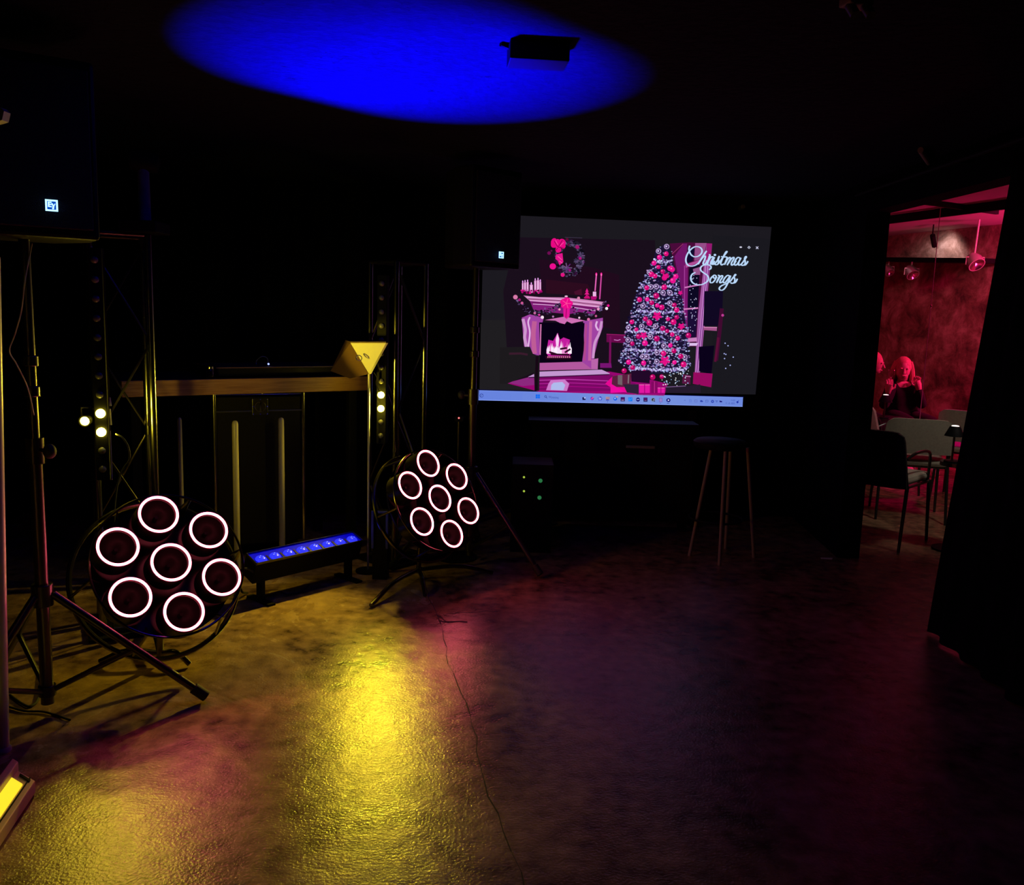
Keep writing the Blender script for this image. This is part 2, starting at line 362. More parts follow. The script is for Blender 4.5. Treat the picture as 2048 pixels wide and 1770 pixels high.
g.poly([(700, 600), (1060, 640), (1100, 740), (700, 720)], (44, 11, 30))
# room floor in the picture
g.poly([(360, 1495), (640, 1420), (1250, 1395), (1500, 1440), (1750, 1500), (1720, 1605), (640, 1570), (610, 1560)], (150, 6, 88))
g.poly([(640, 1440), (1260, 1420), (1480, 1500), (1300, 1560), (900, 1565), (640, 1555)], (122, 8, 78))
g.poly([(370, 1490), (600, 1430), (600, 1510), (500, 1520)], (140, 40, 100))
for y, c in ((1470, (190, 60, 140)), (1500, (176, 30, 120)), (1530, (160, 10, 100))): g.line([(640, y), (900, y-8), (1260, y+6)], 7, c)
g.poly([(740, 1470), (860, 1462), (900, 1500), (880, 1562), (700, 1556), (720, 1500)], (205, 120, 200))
g.poly([(765, 1490), (840, 1484), (865, 1510), (850, 1556), (740, 1552), (745, 1510)], (176, 186, 236))
g.poly([(1210, 1500), (1280, 1430), (1400, 1500), (1480, 1590), (1300, 1560)], (232, 8, 120))
# low hearth
g.poly([(640, 1315), (1085, 1305), (1090, 1375), (640, 1385)], (178, 88, 158))
g.poly([(545, 1440), (640, 1395), (1180, 1378), (1250, 1410), (1240, 1420), (560, 1448)], (196, 150, 208))
g.line([(550, 1446), (1245, 1420)], 9, (60, 10, 60))
# fireplace
g.poly([(490, 930), (560, 900), (680, 930), (660, 1000), (640, 1255), (580, 1250), (510, 1175), (500, 1060)], (160, 66, 132))
g.poly([(1020, 960), (1190, 930), (1190, 1010), (1150, 1120), (1110, 1280), (1090, 1370), (1010, 1310), (1030, 1180)], (160, 66, 132))
g.poly([(640, 970), (1032, 975), (1012, 1310), (645, 1320)], (8, 0, 20))
g.line([(500, 940), (520, 1030), (515, 1100), (530, 1180)], 26, (206, 150, 205), True)
g.line([(560, 925), (545, 970), (560, 1060), (545, 1180)], 14, (226, 180, 228), True)
g.line([(600, 960), (590, 1080), (600, 1240)], 40, (190, 92, 150), True)
g.line([(655, 985), (648, 1250)], 10, (216, 120, 180))
g.line([(1180, 960), (1160, 1060), (1120, 1150), (1105, 1280)], 22, (206, 150, 205), True)
g.line([(1140, 960), (1130, 1000), (1150, 1040)], 16, (226, 180, 228), True)
g.line([(1085, 960), (1075, 1300)], 26, (196, 96, 160)); g.line([(1045, 985), (1030, 1300)], 18, (176, 70, 140))
g.poly([(1090, 1290), (1150, 1280), (1145, 1375), (1090, 1375)], (186, 100, 170))
g.poly([(690, 950), (860, 920), (1040, 955), (980, 965), (920, 980), (880, 960), (860, 985), (820, 975), (780, 955)], (206, 110, 180))
# mantel shelf
g.poly([(505, 738), (640, 752), (870, 755), (1060, 775), (1210, 795), (1195, 830), (1140, 840), (900, 815), (700, 800), (560, 785)], (206, 130, 186))
g.poly([(560, 785), (900, 815), (1140, 840), (1120, 900), (980, 880), (900, 900), (700, 880), (590, 860)], (132, 30, 96))
for k in range(5): g.line([(530+k*14, 752+k*15), (860, 772+k*14), (1190-k*16, 806+k*16)], 5, (236, 190, 232) if k % 2 == 0 else (90, 16, 70))
# garland along the mantel
for i in range(170):
    t = random.random(); x = 450+t*780; y = 800+90*math.sin(math.pi*min(1, abs(t*2-1)))*0+abs(math.sin(t*2*math.pi))*95+random.uniform(-26, 26)
    if abs(x-880) < 50: continue
    c = random.choice([(30, 8, 36), (50, 30, 60), (20, 6, 26), (80, 60, 100), (110, 90, 140)]); r = random.uniform(5, 13); g.ell(x, y, r, r*.7, c, 6, random.random()*3)
for (x, y, r, c) in ((435, 752, 20, (216, 120, 170)), (492, 803, 12, (206, 90, 150)), (667, 926, 14, (250, 226, 240)), (470, 775, 12, (160, 20, 90)), (602, 890, 11, (200, 100, 160)), (760, 920, 9, (180, 120, 180)), (815, 858, 10, (240, 150, 190)), (986, 930, 9, (240, 200, 230)), (1066, 944, 13, (220, 110, 170)), (1150, 855, 12, (240, 150, 200)), (1222, 850, 13, (252, 236, 246)), (1130, 915, 10, (200, 90, 150)), (1236, 825, 11, (240, 20, 120)), (690, 850, 8, (120, 80, 140)), (640, 905, 9, (230, 60, 140))): g.ell(x, y, r, r, c)
# mantel bow
for a, r in ((0, 42), (1.2, 46), (2.4, 40), (3.6, 46), (4.8, 42)): g.ell(876+math.cos(a)*26, 806+math.sin(a)*28, r*.72, r*.6, (236+int(a), 8, 112), 10, a)
for a in range(5): g.line([(876, 806), (876+42*math.cos(a*1.25), 806+42*math.sin(a*1.25))], 5, (255, 80, 160))
g.poly([(848, 850), (904, 850), (902, 918), (876, 942), (850, 918)], (226, 20, 120)); g.line([(876, 850), (870, 930)], 5, (130, 0, 60))
# candles on the mantel, left
for (x, y0, y1, wv) in ((498, 630, 700, 14), (518, 625, 700, 18), (540, 622, 700, 18), (572, 645, 715, 28), (606, 610, 700, 18), (630, 606, 710, 22), (650, 620, 700, 14)):
    g.rect(x-wv/2, y0, x+wv/2, y1, (216, 130, 196)); g.rect(x-wv/4, y0+4, x+wv/4, y1-16, (240, 196, 236)); g.ell(x, y0-10, 5, 12, (244, 170, 250))
for i in range(26): g.ell(random.uniform(478, 665), random.uniform(690, 722), 9, 8, random.choice([(150, 4, 80), (210, 20, 110), (90, 0, 50)]), 8)
# candles and figurine, right
g.line([(1133, 566), (1122, 700)], 11, (226, 96, 180)); g.line([(1176, 566), (1162, 770)], 11, (206, 70, 160))
g.ell(1133, 556, 8, 16, (255, 30, 130)); g.ell(1176, 556, 8, 16, (255, 30, 130)); g.ell(1133, 560, 4, 9, (255, 150, 210)); g.ell(1176, 560, 4, 9, (255, 150, 210))
g.rect(1103, 705, 1132, 745, (236, 180, 226)); g.poly([(1085, 745), (1140, 745), (1130, 775), (1090, 775)], (176, 8, 90))
for (a, b, c) in ((1052, 676, 14), (1052, 700, 22), (1052, 730, 28)): g.poly([(a, b), (a+c, b+30), (a-c, b+30)], (226, 30, 112))
g.poly([(1030, 765), (1080, 765), (1070, 740), (1040, 740)], (200, 10, 90)); g.ell(873, 745, 14, 7, (240, 190, 226)); g.ell(980, 760, 13, 12, (216, 130, 170))
g.poly([(940, 705), (1005, 680), (1010, 735), (950, 730)], (72, 14, 44))
# fire
g.poly([(700, 1235), (720, 1120), (760, 1130), (800, 1060), (820, 1120), (850, 1100), (905, 1120), (900, 1180), (922, 1230), (900, 1260), (720, 1262)], (196, 30, 130))
random.seed(3)
for i in range(16):
    x = 715+i*13; h = random.uniform(50, 120); y = 1240
    g.poly([(x-10, y), (x-12, y-h*.5), (x-2, y-h), (x+3, y-h*.6), (x+11, y-h*.45), (x+10, y)], random.choice([(240, 150, 215), (250, 220, 250), (226, 90, 180), (255, 240, 255)]))
g.poly([(796, 1065), (812, 1110), (806, 1180), (786, 1170), (782, 1120)], (250, 210, 246))
for (a, b, c, d) in ((725, 1225, 790, 1245), (820, 1200, 880, 1190), (860, 1230, 910, 1200), (740, 1245, 900, 1250)): g.line([(a, b), (c, d)], 16, (50, 6, 34))
g.poly([(690, 1262), (925, 1262), (915, 1292), (705, 1294)], (40, 4, 30))
for i in range(12): g.rect(712+i*17, 1262, 720+i*17, 1276, (240, 130, 180))
g.line([(690, 1292), (925, 1290)], 8, (14, 0, 14))
# wreath
random.seed(5)
for i in range(430):
    a = random.random()*2*math.pi; rr = random.uniform(.68, 1.05); x = 885+118*rr*math.cos(a)+18; y = 415+155*rr*math.sin(a)
    c = random.choice([(12, 8, 20), (30, 26, 42), (44, 36, 58), (72, 60, 92), (50, 14, 54), (8, 4, 16), (96, 84, 120)]); g.ell(x, y, random.uniform(7, 19), random.uniform(4, 9), c, 6, random.random()*3)
for (x, y, r) in ((1000, 395, 34), (880, 500, 44), (960, 440, 24), (1010, 450, 22)):
    for k in range(7): a = k*.9; g.line([(x, y), (x+r*math.cos(a), y+r*math.sin(a))], 9, random.choice([(86, 70, 110), (60, 52, 84), (112, 84, 128), (96, 40, 90)]))
for (x, y, rx, ry, a) in ((770, 285, 30, 42, .3), (835, 285, 34, 36, -.3), (800, 300, 22, 50, 0), (805, 345, 26, 24, 0), (760, 300, 20, 26, .6), (845, 310, 22, 26, .2)): g.ell(x, y, rx, ry, (232, 8, 104), 14, a)
for k in ((770, 270, 800, 320), (840, 260, 806, 316), (800, 330, 780, 350), (800, 320, 850, 330)): g.line([k[:2], k[2:]], 5, (120, 0, 50))
for k in ((780, 262, 800, 300), (850, 280, 820, 310)): g.line([k[:2], k[2:]], 4, (255, 90, 170))
g.poly([(785, 385), (840, 372), (848, 450), (815, 478), (800, 440), (778, 420)], (226, 20, 112)); g.line([(800, 400), (835, 430)], 4, (255, 110, 170)); g.line([(812, 440), (840, 460)], 4, (255, 110, 170))
for (x, y, r, c) in ((757, 487, 28, (236, 14, 116)), (842, 560, 18, (226, 20, 104)), (968, 320, 18, (160, 20, 84)), (725, 372, 16, (110, 12, 64)), (745, 352, 9, (90, 20, 70)), (993, 418, 13, (176, 16, 96)), (903, 520, 12, (150, 20, 100)), (893, 300, 12, (84, 16, 60)), (1015, 470, 9, (80, 60, 100)), (880, 254, 13, (90, 10, 50))): g.ell(x, y, r, r*.95, c)
g.line([(860, 236), (1010, 242)], 5, (60, 50, 74))
# side chair silhouette at the left
g.poly([(300, 1185), (560, 1180), (585, 1240), (645, 1262), (640, 1560), (600, 1560), (595, 1400), (430, 1470), (360, 1500), (300, 1500)], (28, 25, 28))
g.line([(380, 1240), (480, 1238), (540, 1248)], 18, (58, 26, 44)); g.line([(622, 1262), (612, 1560)], 26, (22, 8, 20))
# little table behind the tree
g.map = Z2
g.poly([(55, 1070), (230, 1078), (230, 1150), (55, 1140)], (104, 10, 56)); g.line([(88, 1090), (84, 1360)], 18, (120, 14, 70)); g.line([(55, 1072), (230, 1080)], 5, (170, 30, 90))
g.line([(120, 1120), (150, 1126), (175, 1118)], 5, (226, 150, 226)); g.poly([(0, 1322), (95, 1322), (100, 1362), (0, 1362)], (120, 20, 90))
# window on the right
g.poly([(600, 290), (760, 280), (965, 290), (930, 800), (880, 1180), (700, 1180), (690, 700)], (74, 10, 58))
g.poly([(640, 400), (720, 290), (750, 290), (735, 800), (700, 780), (670, 560)], (112, 20, 80)); g.line([(620, 380), (716, 292)], 6, (150, 50, 80))
g.poly([(820, 286), (918, 286), (890, 420), (812, 440)], (150, 76, 136)); g.poly([(756, 330), (816, 330), (800, 440), (750, 460)], (14, 8, 44))
g.poly([(768, 500), (860, 470), (845, 840), (752, 850)], (12, 8, 34)); g.poly([(752, 862), (842, 858), (825, 1100), (760, 1100)], (26, 12, 52))
g.line([(742, 500), (738, 1080)], 30, (120, 22, 84)); g.line([(728, 480), (726, 1050)], 8, (160, 60, 120))
g.poly([(918, 288), (966, 290), (890, 1100), (853, 1480), (815, 1420), (845, 900)], (160, 88, 160))
for k in range(4): g.line([(928+k*10, 290), (900-k*-8-16, 800), (824+k*9, 1410)], 4, [(214, 150, 222), (110, 40, 110), (220, 160, 230), (96, 30, 96)][k])
g.poly([(918, 288), (966, 290), (950, 440), (912, 430)], (150, 24, 90)); g.poly([(735, 470), (860, 430), (866, 450), (740, 500)], (176, 76, 150))
g.poly([(800, 510), (868, 490), (862, 560), (810, 560)], (150, 84, 140))
g.line([(728, 670), (862, 645)], 12, (206, 120, 190)); g.line([(715, 857), (845, 846)], 12, (216, 130, 196)); g.poly([(720, 1110), (832, 1100), (835, 1135), (720, 1140)], (200, 130, 190)); g.poly([(740, 1148), (845, 1148), (832, 1172), (750, 1172)], (222, 190, 236))
g.poly([(892, 1010), (1008, 1012), (1006, 1044), (890, 1036)], (160, 80, 134)); g.line([(892, 1012), (1008, 1014)], 7, (220, 140, 190))
g.poly([(850, 1180), (985, 1170), (960, 1420), (855, 1390)], (10, 2, 26)); g.poly([(900, 700), (1060, 700), (1050, 1000), (890, 1000)], (16, 8, 34))
g.line([(1050, 850), (1030, 1050), (1000, 1300)], 34, (64, 10, 48)); g.line([(1020, 1100), (992, 1310)], 20, (88, 14, 54)); g.ell(1057, 909, 12, 12, (190, 60, 120))
g.poly([(805, 1400), (970, 1412), (958, 1530), (800, 1500)], (150, 10, 74))
for i in range(34): g.ell(random.uniform(775, 835), random.uniform(560, 1060), 4, 4, (210, 210, 250), 6)
for (x, y) in ((1078, 1150), (1103, 1172), (1148, 1270), (1073, 1282), (1122, 1340), (1083, 1367), (1070, 1240), (1084, 1246)): g.ell(x, y, 6, 6, (170, 180, 240), 6)
# tree
g.map = Z3
outline = [(600, 100), (500, 180), (470, 300), (410, 420), (340, 540), (270, 690), (225, 860), (170, 1010), (165, 1180), (80, 1400), (230, 1500), (480, 1540), (760, 1520), (890, 1440), (860, 1280), (860, 1120), (830, 950), (800, 740), (770, 520), (720, 380), (680, 250), (650, 120)]
g.poly(outline, (26, 18, 50))
LE = [(100, 560), (300, 460), (540, 330), (690, 270), (880, 215), (1010, 175), (1180, 160), (1400, 80), (1520, 250)]
RE = [(100, 660), (260, 690), (500, 765), (740, 800), (960, 840), (1130, 865), (1300, 865), (1440, 890), (1520, 800)]
def lerpt(t, y):
    for (a, b), (c, d) in zip(t, t[1:]):
        if a <= y <= c: return b+(d-b)*(y-a)/(c-a)
    return t[-1][1]
random.seed(11)
for i in range(1500):
    y = 110+1400*math.sqrt(random.random()); x = random.uniform(lerpt(LE, y)-8, lerpt(RE, y)+8)
    c = random.choice([(128, 128, 196), (160, 166, 220), (196, 206, 244), (90, 70, 130), (60, 44, 100), (18, 10, 40), (140, 116, 176), (176, 140, 190), (150, 160, 216)])
    r = random.uniform(7, 15); g.ell(x, y, r, r*random.uniform(.4, .9), c, 5, random.random()*3)
for (yy, x0, x1, c) in ((280, 480, 690, 0), (840, 290, 800, 0), (1060, 180, 850, 1), (1265, 200, 760, 1), (1475, 260, 860, 1), (560, 340, 740, 0)):
    for k in range(int((x1-x0)/9)):
        x = x0+9*k; y = yy+16*math.sin((x-x0)/(x1-x0)*math.pi)+random.uniform(-13, 13); g.ell(x, y, 8, 12, random.choice([(176, 160, 220), (204, 204, 244), (120, 90, 160)]), 6)
for (x, y) in ((530, 180), (620, 130), (445, 575), (505, 570), (580, 640), (655, 640), (655, 755), (345, 1010), (498, 1008), (590, 1225), (515, 1300), (400, 1345), (355, 1345), (512, 1400), (820, 1350), (200, 1025), (195, 1160), (360, 785), (430, 415), (440, 1125)):
    g.ell(x, y, 30, 30, (186, 160, 208)); g.ell(x, y, 21, 21, (60, 30, 84)); g.ell(x-4, y-2, 11, 11, (206, 190, 232), 8)
RB = [(615, 210), (540, 248), (480, 312), (528, 355), (655, 370), (680, 382), (575, 405), (452, 436), (492, 455), (620, 450), (595, 475), (720, 460), (688, 505), (400, 585), (593, 578), (505, 672), (320, 715), (405, 712), (455, 750), (515, 780), (565, 800), (705, 775), (730, 830), (385, 928), (235, 962), (430, 972), (635, 930), (730, 910), (695, 962), (575, 1032), (625, 1062), (285, 1045), (310, 1120), (680, 1100), (740, 1140), (510, 1145), (240, 1200), (380, 1195), (660, 1220), (700, 1280), (585, 1310), (775, 1340), (705, 1408), (805, 1430), (245, 1465), (365, 1415), (200, 1405), (465, 1570), (565, 1565), (150, 1500), (370, 1520), (860, 1110)]
for (x, y) in RB:
    r = random.uniform(23, 33); g.ell(x, y, r, r, random.choice([(216, 10, 96), (186, 4, 80), (232, 16, 116)])); g.ell(x-r*.3, y-r*.3, r*.32, r*.3, (255, 110, 180), 8)
for (x, y, r) in ((515, 895, 52), (600, 1390, 56), (365, 1110, 42), (780, 1010, 40), (605, 460, 38), (770, 640, 26)):
    for k in range(5): a = k*1.257+.3; g.ell(x+r*.5*math.cos(a), y+r*.5*math.sin(a), r*.5, r*.24, (234, 14, 112), 8, 0); g.line([(x, y), (x+r*math.cos(a), y+r*math.sin(a))], r*.36, (226, 16, 106))
# gifts and lights beneath the tree
g.poly([(225, 1500), (440, 1500), (430, 1640), (230, 1620)], (34, 8, 40))
g.poly([(20, 1560), (230, 1530), (220, 1680), (10, 1680)], (90, 30, 62)); g.poly([(80, 1550), (130, 1548), (130, 1660), (80, 1650)], (112, 96, 104)); g.line([(200, 1545), (195, 1640)], 14, (130, 110, 120))
g.poly([(140, 1650), (310, 1650), (310, 1760), (180, 1740)], (44, 32, 56)); g.poly([(0, 1640), (160, 1735), (0, 1745)], (240, 10, 130))
for (x0, y0, x1, y1) in ((315, 1655, 372, 1745), (380, 1655, 434, 1745), (520, 1690, 552, 1745), (560, 1690, 598, 1745)): g.rect(x0, y0, x1, y1, (226, 24, 132)); g.line([(x0, y0), (x1, y0)], 6, (246, 120, 190))
g.rect(450, 1620, 520, 1745, (130, 8, 76)); g.line([(485, 1620), (485, 1745)], 8, (190, 40, 110)); g.poly([(610, 1680), (860, 1668), (990, 1650), (996, 1745), (610, 1745)], (36, 26, 44)); g.line([(610, 1680), (830, 1668)], 8, (120, 90, 140))
g.poly([(800, 1540), (880, 1550), (880, 1650), (790, 1640)], (90, 20, 66)); g.line([(830, 1560), (886, 1566)], 7, (220, 140, 200))
for i in range(46): g.ell(random.uniform(560, 860), random.uniform(1500, 1680), random.uniform(4, 9), random.uniform(4, 8), random.choice([(210, 226, 255), (250, 250, 255), (150, 190, 240)]), 6)
# lettering
g.map = Z4
C = (186, 216, 250)
strokes = [
 [(318, 248), (300, 320), (318, 400), (360, 465), (430, 500), (520, 480), (588, 410), (592, 335), (545, 285), (460, 268), (380, 300), (300, 380), (250, 470), (228, 560), (242, 640), (288, 695), (360, 712), (440, 692), (510, 645), (560, 575), (640, 450), (700, 365)],
 [(700, 365), (620, 490), (560, 590), (505, 668)], [(515, 655), (580, 560), (640, 490), (672, 492), (655, 560), (622, 640), (640, 676), (690, 640), (740, 560), (765, 480)],
 [(752, 445), (778, 468), (752, 560), (712, 668)], [(725, 620), (780, 530), (828, 496), (845, 520), (800, 620), (800, 668), (850, 650), (880, 590)],
 [(882, 508), (830, 610), (830, 672), (890, 650), (960, 560), (990, 482)], [(990, 482), (962, 540), (972, 600), (955, 665), (905, 680), (890, 652)],
 [(950, 670), (1010, 600), (1100, 470), (1160, 390), (1150, 380), (1120, 420), (1060, 540), (1022, 640), (1040, 684), (1090, 660)], [(1030, 492), (1085, 506), (1150, 498)],
 [(1128, 505), (1165, 515), (1140, 590), (1105, 680)], [(1120, 650), (1180, 550), (1225, 512), (1240, 540), (1200, 620), (1165, 690)], [(1190, 650), (1260, 550), (1310, 512), (1320, 545), (1265, 640), (1270, 690), (1320, 660), (1370, 590)],
 [(1460, 535), (1415, 512), (1365, 560), (1332, 640), (1350, 690), (1400, 660), (1470, 545)], [(1480, 520), (1430, 620), (1430, 688), (1490, 662), (1560, 570), (1610, 495)], [(1610, 515), (1590, 492), (1562, 540), (1575, 600), (1570, 665), (1520, 695), (1480, 680)], [(1500, 690), (1570, 688), (1610, 650), (1640, 598)],
 [(750, 790), (792, 768), (798, 720), (755, 686), (690, 682), (610, 700), (563, 750), (572, 812), (640, 868), (705, 912), (742, 970), (728, 1040), (670, 1092), (580, 1132), (480, 1132), (390, 1092), (345, 1020), (348, 940), (385, 885), (448, 855)],
 [(860, 925), (810, 970), (778, 1035), (790, 1085), (840, 1080), (895, 1015), (915, 945), (880, 915), (850, 940), (872, 985), (940, 960)], [(955, 915), (990, 935), (960, 1010), (925, 1090)], [(940, 1060), (1000, 960), (1050, 925), (1060, 960), (1005, 1050), (1010, 1092), (1070, 1060)],
 [(1225, 945), (1180, 920), (1120, 970), (1078, 1045), (1090, 1090), (1140, 1065), (1230, 940)], [(1245, 925), (1200, 1050), (1130, 1190), (1060, 1255), (1000, 1248), (990, 1205), (1040, 1155), (1130, 1115), (1230, 1060), (1310, 960), (1368, 905)], [(1370, 920), (1350, 900), (1322, 950), (1340, 1010), (1330, 1075), (1280, 1102), (1240, 1085)], [(1260, 1098), (1330, 1092), (1368, 1060), (1398, 998)]]
for st in strokes: g.line(st, 33, C, True, True)
g.ell(888, 458, 30, 26, C)
g.ell(1474, 281, 30, 17, (220, 220, 240)); g.line([(1662, 262), (1690, 290), (1662, 312), (1634, 290), (1662, 262)], 16, (210, 215, 240)); g.line([(1822, 268), (1872, 320)], 16, (210, 210, 240)); g.line([(1872, 268), (1822, 320)], 16, (210, 210, 240))
g.build('picture', scr)
# task bar
tb = Pic(); tb.k = 3
tbp = lambda t, s: (958+(1486-958)*t - s*1.0, (780.5+(794.5-780.5)*t) + s*(800.5-780.5+(-1)*t))
tb.poly([(957, 779), (1488, 793), (1487, 795.5), (957, 781.5)], (6, 6, 60))
for i in range(24):
    t0, t1 = i/24, (i+1)/24; f = abs((i+.5)/24-.62); c = (90-int(20*f*0)+int(30*(1-f)), 118+int(30*(1-f)), 222)
    a, b, c_, d = tbp(t0, 0), tbp(t1, 0), tbp(t1, 1), tbp(t0, 1); tb.k -= (1 if i else 0)
    tb.poly([a, b, c_, d], c)
tb.k += 1
def TP(x, y): return tbp(x, y)
tb.line([tbp(0, .03), tbp(1, .03)], 1.0, (120, 150, 240)); tb.line([tbp(0, .97), tbp(1, .97)], 1.0, (140, 165, 248))
T1 = lambda x, y: (1050+x/8.533, 775+y/8.533)
T2 = lambda x, y: (1260+x/8.533, 775+y/8.533)
tb.map = lambda x, y: (x, y)
tb.ell(963, 791, 4, 4, (60, 80, 170)); tb.ell(963.3, 791, 2.6, 2.6, (110, 140, 225)); tb.line([(961, 793), (965.5, 788.5)], 1, (60, 80, 170))
tb.map = T1
for (a, b) in ((182, 118), (220, 118), (182, 153), (220, 153)): tb.rect(a, b, a+35, b+33, (16, 108, 240))
tb.ell(350, 153, 20, 20, (40, 52, 140)); tb.ell(350, 153, 12, 12, (104, 136, 230)); tb.line([(362, 168), (378, 184)], 9, (40, 52, 140))
tb.rect(980, 165, 1006, 212, (20, 10, 70)); tb.rect(980, 190, 1034, 212, (20, 10, 70)); tb.rect(1008, 165, 1034, 188, (180, 190, 240))
tb.ell(1146, 186, 30, 30, (110, 40, 160)); tb.ell(1140, 190, 16, 16, (210, 60, 140)); tb.ell(1158, 176, 12, 12, (236, 110, 120))
tb.ell(1280, 188, 35, 35, (24, 50, 190)); tb.line([(1268, 160), (1258, 204)], 8, (190, 200, 250)); tb.line([(1262, 186), (1278, 180), (1272, 204)], 7, (190, 200, 250)); tb.line([(1288, 172), (1278, 218)], 8, (190, 200, 250)); tb.line([(1286, 176), (1302, 178), (1296, 200), (1282, 202)], 7, (190, 200, 250))
tb.rect(1378, 158, 1446, 205, (170, 130, 150)); tb.rect(1378, 158, 1410, 168, (190, 150, 140)); tb.rect(1384, 205, 1430, 220, (20, 40, 170)); tb.ell(1408, 245, 8, 5, (30, 40, 120))
tb.ell(1540, 192, 32, 32, (20, 96, 224)); tb.ell(1536, 186, 14, 14, (150, 190, 250)); tb.rect(1552, 148, 1588, 172, (190, 150, 150))
tb.rect(1632, 165, 1704, 236, (40, 14, 90)); tb.rect(1642, 180, 1694, 205, (90, 20, 100)); tb.rect(1644, 212, 1690, 222, (200, 180, 230))
tb.rect(1762, 168, 1832, 236, (16, 120, 240)); tb.line([(1780, 180), (1776, 226)], 9, (90, 190, 255)); tb.line([(1816, 180), (1800, 220)], 9, (90, 190, 255))
tb.ell(1928, 206, 35, 36, (14, 10, 110)); tb.rect(1906, 198, 1950, 212, (150, 160, 220))
tb.map = T2
tb.rect(230, 172, 298, 242, (20, 8, 80)); tb.rect(240, 184, 288, 208, (100, 20, 90)); tb.rect(244, 220, 284, 228, (150, 110, 170))
tb.ell(395, 208, 36, 34, (120, 130, 150)); tb.ell(395, 208, 22, 22, (14, 12, 40)); tb.ell(402, 212, 9, 9, (200, 210, 240)); tb.line([(408, 222), (425, 240)], 12, (30, 30, 70))
tb.rect(495, 176, 554, 250, (120, 104, 190)); tb.rect(504, 186, 545, 240, (150, 130, 206)); tb.ell(518, 268, 8, 4, (40, 50, 130))
tb.ell(655, 216, 36, 34, (14, 10, 120)); tb.poly([(645, 198), (675, 216), (645, 234)], (220, 220, 250)); tb.rect(630, 265, 670, 272, (24, 30, 120))
dk = (44, 66, 168)
tb.line([(924, 224), (936, 216), (948, 224)], 5, dk); tb.frameline([(1016, 208), (1044, 208), (1044, 246), (1016, 246)], 5, (64, 92, 200)); tb.frameline([(1102, 212), (1146, 212), (1146, 248), (1102, 248)], 6, (80, 84, 176))
tb.ell(1215, 232, 20, 16, dk); tb.ell(1232, 236, 14, 12, dk); tb.frameline([(1290, 218), (1334, 218), (1334, 244), (1290, 250)], 6, dk)
tb.ell(1408, 238, 26, 26, dk); tb.ell(1408, 238, 12, 12, (90, 120, 220)); tb.line([(1455, 225), (1500, 228)], 6, dk); tb.line([(1462, 238), (1494, 240)], 6, dk); tb.line([(1470, 250), (1486, 250)], 6, dk)
tb.poly([(1528, 220), (1550, 228), (1572, 232), (1570, 252), (1528, 250)], (24, 20, 120))
tb.ell(1834, 250, 18, 20, (40, 60, 170)); tb.line([(1838, 240), (1856, 216)], 7, (40, 60, 170))
def sevens(pic, txt, x, y, h, w, step, col, slope=.02, lw=3.2):
    seg = {'0': 'abcdef', '1': 'bc', '2': 'abged', '3': 'abgcd', '4': 'fgbc', '5': 'afgcd', '7': 'abc', '9': 'abfgcd', '.': '.', ':': ':'}
    for i, ch in enumerate(txt):
        a = x+i*step; b = y+i*step*slope
        P = {'a': ((a, b), (a+w, b)), 'b': ((a+w, b), (a+w, b+h/2)), 'c': ((a+w, b+h/2), (a+w, b+h)), 'd': ((a, b+h), (a+w, b+h)), 'e': ((a, b+h/2), (a, b+h)), 'f': ((a, b), (a, b+h/2)), 'g': ((a, b+h/2), (a+w, b+h/2))}
        for s_ in seg.get(ch, ''):
            if s_ in P: pic.line(list(P[s_]), lw, col)
            elif s_ == '.': pic.rect(a+w/3, b+h-3, a+w/3+4, b+h+1, col)
            else: pic.rect(a+w/3, b+4, a+w/3+4, b+8, col); pic.rect(a+w/3, b+h-8, a+w/3+4, b+h-4, col)
sevens(tb, '17:23', 1716, 208, 22, 10, 15.5, dk); sevens(tb, '17.12.2023', 1624, 256, 24, 11, 16.6, dk)
# search word on the bar
cu = bpy.data.curves.new('t', 'FONT'); cu.body = 'Wyszukaj'; cu.size = 1
to = bpy.data.objects.new('t', cu); COL.objects.link(to); bpy.context.view_layer.update()
tm = to.evaluated_get(bpy.context.evaluated_depsgraph_get()).to_mesh()
tb.map = T1; wmax = max(v.co.x for v in tm.vertices)
for p in tm.polygons:
    tb.k -= 1; tb.poly([(402+tm.vertices[i].co.x/wmax*170, 178-tm.vertices[i].co.y*52+tm.vertices[i].co.x*3) for i in p.vertices], (56, 74, 168))
tb.k += 1
to.to_mesh_clear(); bpy.data.objects.remove(to)
tb.build('task_bar', scr)

# low cabinet under the screen
ca = at(1062, 842, 5.95); cb_ = at(1395, 848, 5.95)
cab = root('media_cabinet', ((ca.x+cb_.x)/2, 6.15, 0), 'low black cabinet with a drawer under the display screen', 'cabinet')
czt = (ca.z+cb_.z)/2; cw_ = cb_.x-ca.x; ccx = (ca.x+cb_.x)/2
MB().box((ccx, 6.08, czt/2+.03), (cw_, .16, czt-.1)).build('body', BLACK, cab, bevel=.004)
MB().box((ccx, 6.06, czt-.012), (cw_+.03, .22, .024)).build('top_board', BLACK, cab, bevel=.003)
dr = MB().box((ccx, 5.992, czt-.15), (cw_-.06, .016, .2)).build('drawer', BLACK, cab, bevel=.002)
hp = at(1281, 894, 5.97)
MB().box(hp, (.2, .016, .02)).build('handle', mat('handle_grey', (.16, .16, .18), .5), dr, bevel=.004)
for sx in (-1, 1): MB().box((ccx+sx*(cw_/2-.04), 6.08, .02), (.05, .12, .04)).build('foot', BLACK, cab)

